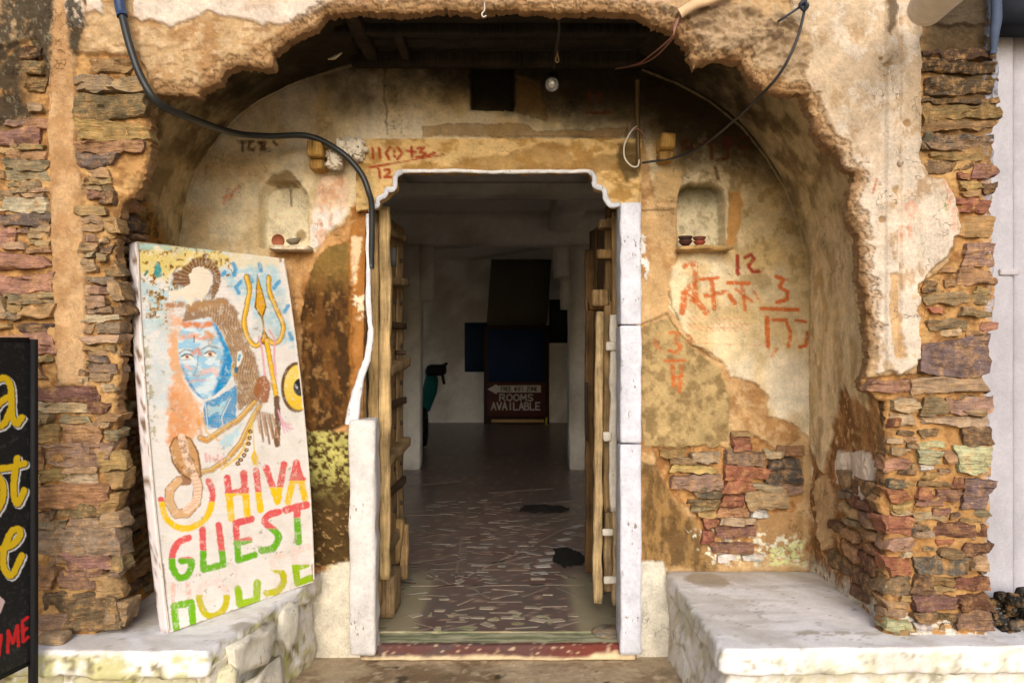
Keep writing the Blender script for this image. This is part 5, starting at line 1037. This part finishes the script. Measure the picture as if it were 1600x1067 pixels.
    for p in ([(398, 628), (372, 656), (346, 672), (322, 688), (312, 684)], [(405, 634), (390, 662), (376, 692), (356, 716), (330, 734), (312, 738)]):
        K(p, 9, (120, 84, 44), .8, 1.6); K(p, 6.5, (206, 158, 78), 1, 1.2); K([(a - 1, b - 1.5) for a, b in p], 1.6, (240, 212, 140), .8, .8, .3)
    K([(394, 650), (386, 690), (372, 714), (346, 732)], 4, (226, 188, 70), .9, 1)
    for p in ((391, 674), (390, 684), (388, 693), (385, 703), (381, 711), (376, 718), (371, 724)): K([p, (p[0] + .2, p[1])], 7, (84, 52, 26)); K([p, (p[0] + .2, p[1])], 3, (210, 160, 100))
    K([(394, 655), (397, 704)], 1.4, (216, 186, 60)); c = FL([(397, 702), (404, 716), (402, 728), (395, 726), (392, 714)], (232, 190, 50), 1, .8, .5, 13)
    for k in range(7): K([(401 + 4 * k, 642 + k), (406 + 5 * k, 676 + (k * 13) % 22)], 3.4, (126, 84, 46) if k % 2 else (180, 126, 80), .85, 1, .2, k)
    c = FL(z2((700, 800), (830, 700), (890, 640), (860, 760), (760, 860)), (170, 214, 232), .8, 3, 3, 14); K(z2((560, 560), (600, 720), (700, 790)), 3, (226, 176, 90), .8, 1.4); K(z2((530, 620), (560, 760), (600, 800)), 5, (222, 150, 70), .7, 2)
    for k in range(5): K(z2((590 + 34 * k, 900 + (k * 17) % 40), (600 + 32 * k, 960)), 4, (226, 140, 150), .6, 1.5, .2, k)
    # cobra
    K(z3((235, 30), (280, 190), (300, 270), (288, 350), (240, 405), (185, 410), (148, 350), (150, 285), (195, 235), (240, 235)), 15, (150, 100, 56), .9); K(z3((235, 30), (280, 190), (300, 270), (288, 350), (240, 405), (185, 410), (148, 350), (150, 285), (195, 235)), 12, (220, 176, 128)); 
    c = FL(z3((170, 12), (212, -6), (262, 16), (304, 90), (318, 215), (270, 240), (210, 210), (160, 140), (146, 60)), (130, 86, 48), 1, 1, .8, 15); c = FL(z3((174, 20), (212, 4), (256, 22), (294, 92), (308, 205), (270, 228), (216, 200), (168, 135), (154, 62)), (204, 154, 100), 1, 1, .8, 16)
    q = [tuple(v) for v in smooth_path([(a, b, 0) for a, b in z3((212, 12), (230, 90), (268, 190), (296, 270), (284, 340), (240, 388))], 8)[:, :2]]; K(q, 12, (242, 208, 180)); m = mask(x, y, z3((154, 62), (174, 20), (256, 22), (308, 205), (270, 228), (200, 190)), 2, 2, 8, 246) * ss(.54, .62, n1); c = mixc(c, S(132, 84, 46), m * .6); 
    for v in q[::2]: K([(v[0] - 5, v[1] + 1), (v[0] + 5, v[1] - .5)], .9, (196, 130, 100), .8, .6)
    # lettering: red tops, yellow or green feet
    def letter(pts, w_, split, top, bot, wr=.2, s_=0):
        q = z3(*pts); ys_ = 680 + split / 3.334
        for half, rgb, wear in ((0, top, wr), (1, bot, .02)):
            tmp = c.copy(); stroke(tmp, x, y, q, w_ * 1.22, S(*rgb), 1, 1.0, wear, s_); hm = ss(-1, 1, y - ys_) if half else ss(1, -1, y - ys_); c[:] = c + (tmp - c) * hm[..., None]
    rd, yl, gr, pk = (222, 92, 92), (238, 196, 0), (104, 176, 20), (238, 190, 178)
    def sm(p): return [tuple(v) for v in smooth_path([(a, b, 0) for a, b in p], 5)[:, :2]]
    letter(sm([(352, 240), (374, 310), (345, 420), (265, 478), (190, 478), (128, 425), (104, 335)]), 8, 345, rd, yl)
    for p in ([(450, 222), (470, 432)], [(535, 198), (554, 412)], [(455, 306), (545, 286)]): letter(p, 9, 302, rd, yl, .28, 1)
    letter([(600, 184), (622, 388)], 8.5, 296, rd, yl, .28, 2); letter([(652, 170), (712, 345), (744, 150)], 8.5, 270, rd, yl, .28, 3)
    for p in ([(766, 348), (810, 142), (854, 326)], [(786, 240), (842, 228)]): letter(p, 8.5, 236, rd, yl, .16, 4)
    letter(sm([(248, 532), (195, 560), (164, 620), (166, 690), (200, 740), (246, 722), (262, 655), (212, 652)]), 9, 640, rd, gr, .16, 5); letter([(320, 492), (326, 698), (430, 672), (405, 468)], 8.5, 600, rd, gr, .2, 6)
    for p in ([(575, 436), (493, 456), (508, 650), (592, 622)], [(500, 560), (564, 545)]): letter(p, 8.5, 548, rd, gr, .14, 7)
    letter(sm([(716, 400), (668, 412), (644, 450), (690, 490), (716, 530), (690, 585), (630, 598)]), 9, 486, rd, gr, .16, 8); letter([(754, 388), (862, 362)], 9.5, 440, rd, gr, .05, 9); letter([(812, 375), (820, 556)], 9, 430, rd, gr, .05, 9)
    for p in ([(165, 780), (172, 880)], [(244, 768), (254, 868)]): letter(p, 6, 2000, pk, pk, .42, 10)
    for p in ([(184, 1004), (172, 890), (262, 868), (272, 986)], ): letter(p, 9, 0, (116, 180, 10), (116, 180, 10), .1, 10)
    letter(sm([(375, 760), (318, 790), (304, 850), (330, 920), (372, 940), (430, 905), (446, 830), (420, 775), (375, 760)]), 8.5, 830, (240, 214, 206), (196, 184, 10), .40, 11)
    letter([(494, 700), (500, 800)], 4, 2000, (240, 214, 206), pk, .5, 12); letter([(506, 800), (514, 878), (602, 856), (606, 768)], 9.5, 0, gr, (150, 186, 10), .12, 12)
    letter(sm([(736, 620), (690, 650), (690, 690), (735, 715), (742, 765), (710, 810), (655, 822)]), 8.5, 700, (240, 214, 206), (190, 186, 14), .40, 13)
    for p in ([(872, 580), (796, 605), (815, 768), (886, 742)], [(808, 690), (862, 670)]): letter(p, 9, 672, (242, 214, 206), (150, 186, 10), .36, 14)
    # brush streaks, faded patches and grime over the whole painting
    stx = fbm(x / 30, y / 2.2, 206, 4, .65); c = c * (1 + (stx - .5) * .22)[..., None]; c = mixc(c, S(236, 228, 214), ss(.60, .70, fbm(x / 5, y / 7, 207, 4, .7)) * .35)
    c = mixc(c, S(190, 176, 150), ss(.52, .68, n0 * .6 + stx * .4) * .25)
    # rust and dirt round the rim
    ed = np.minimum.reduce([np.abs(x - np.interp(y, [378, 990], [213, 263])), np.abs(y - np.interp(x, [213, 437], [378, 398]) - 0), np.abs(x - np.interp(y, [398, 910], [437, 491])), np.abs(y - np.interp(x, [263, 491], [990, 910]))])
    c = mixc(c, S(140, 100, 64), ss(3.2, .8, ed + (n1 - .5) * 4) * .7 * ((y > 880) | (y < 410))); dk = ss(.70, .75, n1) * ss(.55, .62, n0); c = mixc(c, S(150, 130, 110), dk * .6)
    lw = mask(x, y, [(213, 520), (232, 520), (246, 690), (238, 690), (226, 600)], 3, 4, 8, 250) * ss(.5, .6, n1); c = mixc(c, S(150, 140, 84), lw * .7)
    return c
sgn = thing('painted_signboard', tuple(P0), 'tall painted board with blue face, trident and HIVA GUEST HOUSE, leaning on the left ledge', 'signboard')
nu_, nv_ = 260, 520
def bow(u, v):
    s_ = np.sin(np.pi * np.clip(v / BH, 0, 1)) ** .8; return u + s_ * (-.017 + .050 * u / BW)
U, Vv = np.meshgrid(np.linspace(0, BW, nu_ + 1), np.linspace(0, BH, nv_ + 1)); U = bow(U, Vv)
PB = P0 + U[..., None] * dvec + Vv[..., None] * up
sx, sy = proj(PB); cs = signpaint(sx, sy)
o = sheet('painted_face', PB + nrm * .001, np.ones((nv_, nu_), bool), M_sign, sgn, cs); setpos(o, sgn)
TH = .048
Vb, Fb = rbox_arrays(BW / 2, TH / 2, BH / 2, .003, 12, 5, 60)
Wb = P0 + bow(Vb[:, :1] + BW / 2, Vb[:, 2:] + BH / 2) * dvec + (Vb[:, 1:2] - TH / 2) * nrm + (Vb[:, 2:] + BH / 2) * up
def edgecol(W):
    n = fbm(W[..., 2] * 40, W[..., 1] * 60, 255, 4, .6); c = np.zeros(n.shape + (3,)) + S(214, 206, 208); c = mixc(c, S(120, 96, 74), ss(.58, .66, n)); return c
o = mk('panel', Wb, Fb, M_sign, sgn, edgecol(Wb)); setpos(o, sgn)
for t_ in (0.004, BW - .004):
    q = [tuple(P0 + dvec * float(bow(np.array(t_), np.array(s_))) + nrm * .0012 + up * s_) for s_ in np.linspace(.01, BH - .01, 14)]
    tube('edge_trim', q, .0035, M_paint, sgn, n=4, k=6, color=S(206, 196, 186))

# black sign at the left edge of the view
bs0 = np.array(pt(47, 1035, 2.45)); bd = np.array([-.03, -.14, 0]); bd = bd / np.linalg.norm(bd); BL, BHh = .60, pt(47, 531, 2.45)[2] - bs0[2]
bsn = thing('black_signboard', (bs0[0], bs0[1], 0), 'black standing signboard with yellow script letters at the left edge', 'signboard')
u1 = np.concatenate([np.linspace(0, .17, 90), np.linspace(.18, BL, 14)]); U, Vv = np.meshgrid(u1, np.linspace(0, BHh, 420))
PB = bs0 + U[..., None] * bd + Vv[..., None] * np.array([0, 0, 1.]); sx, sy = proj(PB)
c = np.zeros(sx.shape + (3,)) + S(18, 20, 22); c = mixc(c, S(60, 60, 58), ss(.66, .72, fbm(sx / 4, sy / 4, 260, 3)) * .5)
def bl(pts, w_, rgb, sm_=True):
    q = [tuple(v) for v in smooth_path([(a, b, 0) for a, b in pts], 6)[:, :2]] if sm_ else pts; stroke(c, sx, sy, q, w_, S(*rgb), 1, .8)
YEL, WHT, RED = (226, 190, 24), (222, 222, 224), (206, 30, 34)
gl = [[(-14, 600), (-2, 592), (10, 592), (17, 606), (18, 632), (20, 652), (26, 662), (34, 652)], [(17, 620), (6, 624), (-8, 640), (-6, 664), (6, 662), (17, 640)],
      [(-16, 745), (-6, 742), (4, 756), (4, 780), (-6, 800)], [(27, 716), (22, 748), (22, 776), (28, 786), (38, 766)], [(0, 732), (16, 730), (38, 724)],
      [(2, 858), (20, 850), (31, 836), (29, 826), (17, 832), (6, 860), (6, 886), (18, 898), (34, 868)]]
for p in gl: bl([(a + 2.6, b + 2.6) for a, b in p], 12.5, WHT)
for p in gl: bl([(a + .9, b + .9) for a, b in p], 11.6, (16, 18, 20))
for p in gl: bl(p, 10.2, YEL)
bl([(-6, 930), (4, 940), (-2, 955)], 7, (214, 190, 190), False)
for p in ([(-2, 1024), (2, 992)], [(12, 1018), (13, 985), (20, 1004), (27, 977), (29, 1008)], [(43, 964), (35, 970), (36, 1002), (44, 995)], [(36, 986), (42, 981)]): bl(p, 5, RED, False)
o = sheet('panel', PB, np.ones((U.shape[0] - 1, U.shape[1] - 1), bool), M_sign, bsn, c); setpos(o, bsn)
nb = np.cross(bd, [0, 0, 1.]); nb = nb if nb[0] < 0 else -nb
pb = [bs0 + nb * .006, bs0 + bd * BL + nb * .006, bs0 + bd * BL + nb * .006 + np.array([0, 0, BHh]), bs0 + nb * .006 + np.array([0, 0, BHh])]
plate('backing', pb, .012, nb, M_plain, bsn, color=S(30, 30, 30))
for t_ in (-.012, BL + .012):
    q = bs0 + bd * t_; box('post', (q[0], q[1], (bs0[2] + BHh) / 2 + .002), (.022, .022, bs0[2] + BHh), M_plain, bsn, r=.003, color=S(26, 26, 28))
for zz in (0, BHh): 
    q = bs0 + bd * BL / 2; box('rail', (q[0] + nb[0] * .008, q[1], bs0[2] + zz), (.018, BL, .016), M_plain, bsn, r=.002, rz=-math.atan2(bd[0], bd[1]), color=S(30, 30, 32))

# ================================================================== CABLES AND SMALL THINGS
cab = tube('power_cable', [pt(178, -60, 2.60), pt(186, 0, 2.60), pt(192, 30, 2.59), pt(204, 76, 2.58), pt(222, 124, 2.585), pt(250, 163, 2.62), pt(300, 186, 2.80), pt(366, 208, 3.08), pt(422, 213, 3.2), pt(482, 213, 3.27), pt(530, 236, 3.28), pt(562, 268, 3.29), pt(576, 300, 3.29), pt(581, 330, 3.31), pt(580, 420, 3.34)], .0125, M_cable, None, n=10, k=10, color=S(40, 42, 42)); tag(cab, 'thick black cable swooping from the street wall to the door corner', 'cable')
tube('cable_sleeve', [pt(180, -50, 2.60), pt(186, 0, 2.60), pt(191, 26, 2.59)], .0175, M_cable, cab, n=4, k=10, color=S(44, 62, 96))
tw = tube('thin_cable', [pt(1262, -30, 2.58), pt(1258, 10, 2.58), pt(1246, 60, 2.57), pt(1222, 110, 2.59), pt(1190, 148, 2.66), pt(1150, 186, 2.9), pt(1100, 226, 3.2), pt(1060, 245, 3.3), pt(1003, 255, 3.33)], .0048, M_cable, None, n=8, k=6, color=S(38, 38, 40)); tag(tw, 'thin black cable running from the upper right of the arch to the right peg', 'cable')
tw2 = tube('thin_cable', [pt(1258, 6, 2.58), pt(1240, 18, 2.585), pt(1222, 30, 2.6), pt(1216, 34, 2.62)], .004, M_cable, None, n=6, k=6, color=S(50, 56, 66)); tag(tw2, 'short loose cable tail beside the knot at the upper right', 'cable')
kn = tube('cable_knot', [pt(1252, 2, 2.57), pt(1262, 8, 2.56), pt(1256, 16, 2.57), pt(1250, 8, 2.565), pt(1258, 2, 2.56)], .006, M_cable, None, n=6, k=6, color=S(40, 46, 58)); tag(kn, 'black knot tying the thin cable at the upper right', 'knot')
cd_ = tube('conduit_pipe', [pt(1150, -20, 2.60), pt(1110, 0, 2.60), pt(1085, 8, 2.60), pt(1062, 22, 2.61)], .0165, M_plain, None, n=6, k=10, color=S(206, 176, 140)); tag(cd_, 'beige conduit stub at the top right of the arch with wires coming out', 'conduit')
for i, (off, lab) in enumerate(((0, 'reddish wire hanging from the beige conduit, outer of the pair'), (6, 'reddish wire hanging from the beige conduit, inner of the pair'))):
    tag(tube('hanging_wire', [pt(1064, 20, 2.62), pt(1056 - off * .4, 42, 2.62), pt(1048 + off * .5, 60, 2.64), pt(1020 + off, 84 + off * .5, 2.8), pt(996 + off, 100, 3.0), pt(962, 108, 3.2)], .0030, M_cable, None, n=7, k=5, color=S(134, 92, 76)), lab, 'wire', 'reddish wires from the conduit')
cp = tube('wall_conduit', [pt(996, 126, 3.345), pt(996, 180, 3.345), pt(998, 258, 3.345)], .009, M_cable, None, n=4, k=8, color=S(96, 78, 44)); tag(cp, 'thin vertical conduit pipe at the right end of the lintel', 'conduit')
lw_ = tube('white_wire', [pt(994, 198, 3.33), pt(986, 206, 3.31), pt(976, 226, 3.30), pt(976, 246, 3.30), pt(986, 259, 3.30), pt(996, 260, 3.31), pt(999, 250, 3.32)], .0032, M_plain, None, n=7, k=6, color=S(222, 216, 200)); tag(lw_, 'white looped wire hanging by the right end of the lintel', 'wire')
lw2 = tube('white_wire', [pt(985, 192, 3.33), pt(984, 205, 3.32), pt(995, 202, 3.32), pt(1003, 206, 3.33), pt(1008, 218, 3.34)], .0032, M_plain, None, n=7, k=6, color=S(150, 110, 100)); tag(lw2, 'short pinkish wire twisted above the white loop', 'wire')
# bulb
bl_ = thing('light_bulb', pt(862, 131, 3.12), 'unlit clear bulb in a black holder hanging under the plank ceiling', 'light bulb')
bx, by, bz = pt(862, 131, 3.12)
tube('cord', [pt(866, -8, 2.72), pt(869, 12, 2.74), pt(874, 40, 2.84), pt(869, 80, 3.0), pt(866, 108, 3.14)], .006, M_cable, bl_, n=7, k=6, color=S(34, 34, 34)); tube('holder', [(bx + .008, by + .06, bz + .05), (bx + .002, by + .018, bz + .008)], .023, M_cable, bl_, n=3, k=14, color=S(20, 20, 20))
lathe('bulb', [(.0, -.047), (.014, -.045), (.024, -.036), (.027, -.024), (.024, -.010), (.014, .004), (.013, .02), (0, .022)], M_glass, bl_, 24, (bx, by, bz), rx=R(-62)); lathe('bulb_core', [(.0, -.022), (.006, -.02), (.008, -.014), (.004, -.002), (.003, .01), (0, .012)], M_plain, bl_, 14, (bx, by, bz), rx=R(-62), color=S(214, 206, 190))
hk = tube('ceiling_hook', [pt(757, 4, 2.60), pt(757, 16, 2.60), pt(753, 22, 2.60), pt(755, 27, 2.60), pt(760, 25, 2.60)], .0026, M_plain, None, n=5, k=5, color=S(190, 186, 176)); tag(hk, 'small metal hook at the middle of the arch top', 'hook')
hk2 = tube('wire_loop', [pt(870, 74, 3.0), pt(871, 84, 3.0), pt(868, 94, 3.0), pt(871, 98, 3.0), pt(873, 94, 3.0), pt(871, 84, 3.0)], .0026, M_plain, None, n=5, k=5, color=S(160, 140, 110)); tag(hk2, 'small wire loop hanging just above the bulb', 'wire')
pe = tube('splinter', [pt(513, 93, 3.1), pt(523, 90, 3.08), pt(534, 83, 3.06)], [.003, .008, .003], M_plain, None, n=4, k=6, color=S(206, 196, 170)); tag(pe, 'pale splinter stuck to the dark vault at the upper left', 'splinter')
# wooden pegs and cloth
def peg(x0, y0, x1, y1, lab):
    t_ = thing('wall_bracket', pt((x0 + x1) / 2, y1, YB - .02), lab, 'bracket', 'carved brackets over the door'); m_ = y0 + (y1 - y0) * .60
    for (a, b, d_, rgb) in ((y0, m_, .15, (198, 156, 88)), (m_ + 1, y1, .11, (190, 148, 84))):
        p, q = pt(x0, a, YB - .09), pt(x1, b, YB - .09); box('block', ((p[0] + q[0]) / 2, YB - d_ / 2 + .02, (p[2] + q[2]) / 2), (q[0] - p[0], d_, p[2] - q[2]), M_wood, t_, r=.008, wob=.003, n=(6, 6, 5), color=S(*rgb))
peg(482, 221, 506, 264, 'left carved ochre bracket beside the crumpled cloth'); peg(1031, 211, 1053, 250, 'right carved ochre bracket under the thin cable')
def crumple(name, pts, lab):
    t_ = None; out = []
    for k, (cx, cy, rx_, rz_) in enumerate(pts):
        V, F = rbox_arrays(rx_, .035, rz_, .03, 18, 8, 14); V = V + (np.abs(np.stack([vn3(V * 50 + k, 1), vn3(V * 50 + k, 2), vn3(V * 60 + k, 3)], -1) - .5)) * .045 - .01; V = V + (np.stack([vn3(V * 120, 4), vn3(V * 120, 5), vn3(V * 120, 6)], -1) - .5) * .012
        o = np.array(pt(cx, cy, YB - .06)); out.append((V + o, F))
    n_ = 0; VV = []; FF = []
    for V, F in out: VV.append(V); FF.append(F + n_); n_ += len(V)
    o = mk(name, np.concatenate(VV), np.concatenate(FF), M_plain, None); o.color = (*S(214, 204, 186), 1); return tag(o, lab, 'cloth')
crumple('crumpled_cloth', [(550, 230, .062, .034), (524, 248, .034, .044), (560, 240, .03, .03)], 'crumpled pale plastic cloth stuffed beside the left bracket under the cable')
# oil lamps in the niches
def diya(x, y, Y, r_, rgb, lab, rx=0, ry=0, grp='clay oil lamps in the right niche'):
    p = pt(x, y, Y); o = lathe('clay_lamp', [(0, .002), (.5 * r_, 0), (.62 * r_, .004), (.9 * r_, .45 * r_), (1.0 * r_, .72 * r_), (.94 * r_, .75 * r_), (.82 * r_, .5 * r_), (.4 * r_, .2 * r_), (0, .18 * r_)], M_plain, None, 24, p, rx=rx, ry=ry, color=S(*rgb)); return tag(o, lab, 'oil lamp', grp)
zL = 385
diya(1071, zL - 1, YB - .02, .030, (70, 44, 38), 'dark clay lamp bowl at the bottom of the left stack in the right niche'); diya(1071, zL - 7, YB - .02, .031, (62, 42, 38), 'dark clay lamp bowl on top of the left stack in the right niche')
diya(1093, zL - 1, YB - .025, .026, (136, 66, 50), 'reddish clay lamp bowl at the bottom of the right stack in the right niche'); diya(1093, zL - 7, YB - .025, .028, (112, 66, 54), 'brown clay lamp bowl on top of the right stack in the right niche')
diya(437, zL - 9, YB - .05, .028, (146, 88, 62), 'orange clay lamp bowl tipped on its side in the left niche', rx=R(100), ry=R(15), grp='clay lamps in the left niche'); diya(460, zL - 3, YB - .03, .032, (120, 110, 92), 'grey flat clay lamp lying in the left niche', rx=R(14), ry=R(-8), grp='clay lamps in the left niche')
# loose stone on the left ledge
V, F = rbox_arrays(.045, .03, .016, .012, 9, 6, 4); V = wobble(V, .010, 22, 5); o = mk('loose_stone', V, F, M_stone, None); p = pt(84, 998, 2.575); o.location = (p[0], p[1] + .01, LZ + .014); o.color = (*S(176, 150, 120), 1); tag(o, 'loose flat stone lying on the left ledge by the black signboard', 'stone')
# pipe end and neighbour's white door at the right edge
wp = thing('white_pipe', pt(1462, 30, 2.40), 'thick white pipe end jutting in at the upper right', 'pipe')
tube('pipe', [pt(1446, 16, 2.45), pt(1449, 12, 2.43), pt(1470, -8, 2.30), pt(1540, -70, 2.0)], [.052, .054, .054, .054], M_plain, wp, n=6, k=24, color=S(216, 206, 188)); 
YD = 2.86
wd_ = thing('white_door', pt(1600, 935, YD), 'white painted metal door beyond the right corner of the wall', 'door')
def whitecol(W):
    n = fbm(W[..., 0] * 20, W[..., 2] * 4, 271, 4); c = np.zeros(n.shape + (3,)) + S(176, 174, 182); return mixc(c, S(160, 158, 166), ss(.5, .68, n) * .5)
a, b = pt(1500, 40, YD), pt(1588, 948, YD)
box('leaf', ((a[0] + b[0]) / 2, YD + .03, (a[2] + b[2]) / 2), (b[0] - a[0], .06, a[2] - b[2]), M_smooth, wd_, r=.025, n=(12, 6, 40), col=whitecol)
a, b = pt(1590, 40, YD), pt(1800, 948, YD); box('leaf', ((a[0] + b[0]) / 2, YD + .05, (a[2] + b[2]) / 2), (b[0] - a[0], .06, a[2] - b[2]), M_smooth, wd_, r=.02, n=(12, 6, 40), col=whitecol)
p = pt(1577, 425, YD - .005); V, F = rbox_arrays(.036, .006, .012, .006, 10, 4, 6); o = mk('finger_pull', V, F, M_plain, wd_); o.location = (p[0] - wd_.location.x, p[1] - wd_.location.y, p[2] - wd_.location.z); o.color = (*S(176, 172, 178), 1)
dc = thing('dark_canopy', pt(1570, 20, 2.75), 'dark canopy board above the white door at the upper right corner', 'canopy')
a, b = pt(1556, -60, 2.72), pt(1760, 37, 2.72); box('board', ((a[0] + b[0]) / 2, 2.78, (a[2] + b[2]) / 2), (b[0] - a[0], .14, a[2] - b[2]), M_plain, dc, r=.006, color=S(24, 28, 38))
pp = tube('blue_pipe_stub', [pt(1556, -20, 2.60), pt(1557, 28, 2.60), pt(1554, 52, 2.60), pt(1552, 84, 2.61)], [.016, .017, .015, .010], M_plain, None, n=5, k=10, color=S(70, 82, 104)); tag(pp, 'bluish pipe stub at the top right edge of the rubble wall', 'pipe')
rh = thing('rubble_heap', pt(1570, 1000, 2.72), 'dark heap of broken stones at the foot of the white door', 'rubble')
for k in range(120):
    x_, y_ = 1546 + 74 * rng.rand(), 926 + 84 * rng.rand(); s_ = .006 + .022 * rng.rand() ** 2; V, F = rbox_arrays(s_, s_ * .8, s_ * .7, s_ * .4, 4, 4, 4); V = wobble(V, s_ * .35, 1 / s_ * .6, k % 29); o = mk('stone', V, F, M_stone, rh); p = pt(x_, y_, 2.66 + .12 * rng.rand()); o.location = (p[0] - rh.location.x, p[1] - rh.location.y, p[2] - rh.location.z); v_ = 30 + 60 * rng.rand() ** 2; o.color = (*S(v_, v_, v_ * .96), 1)
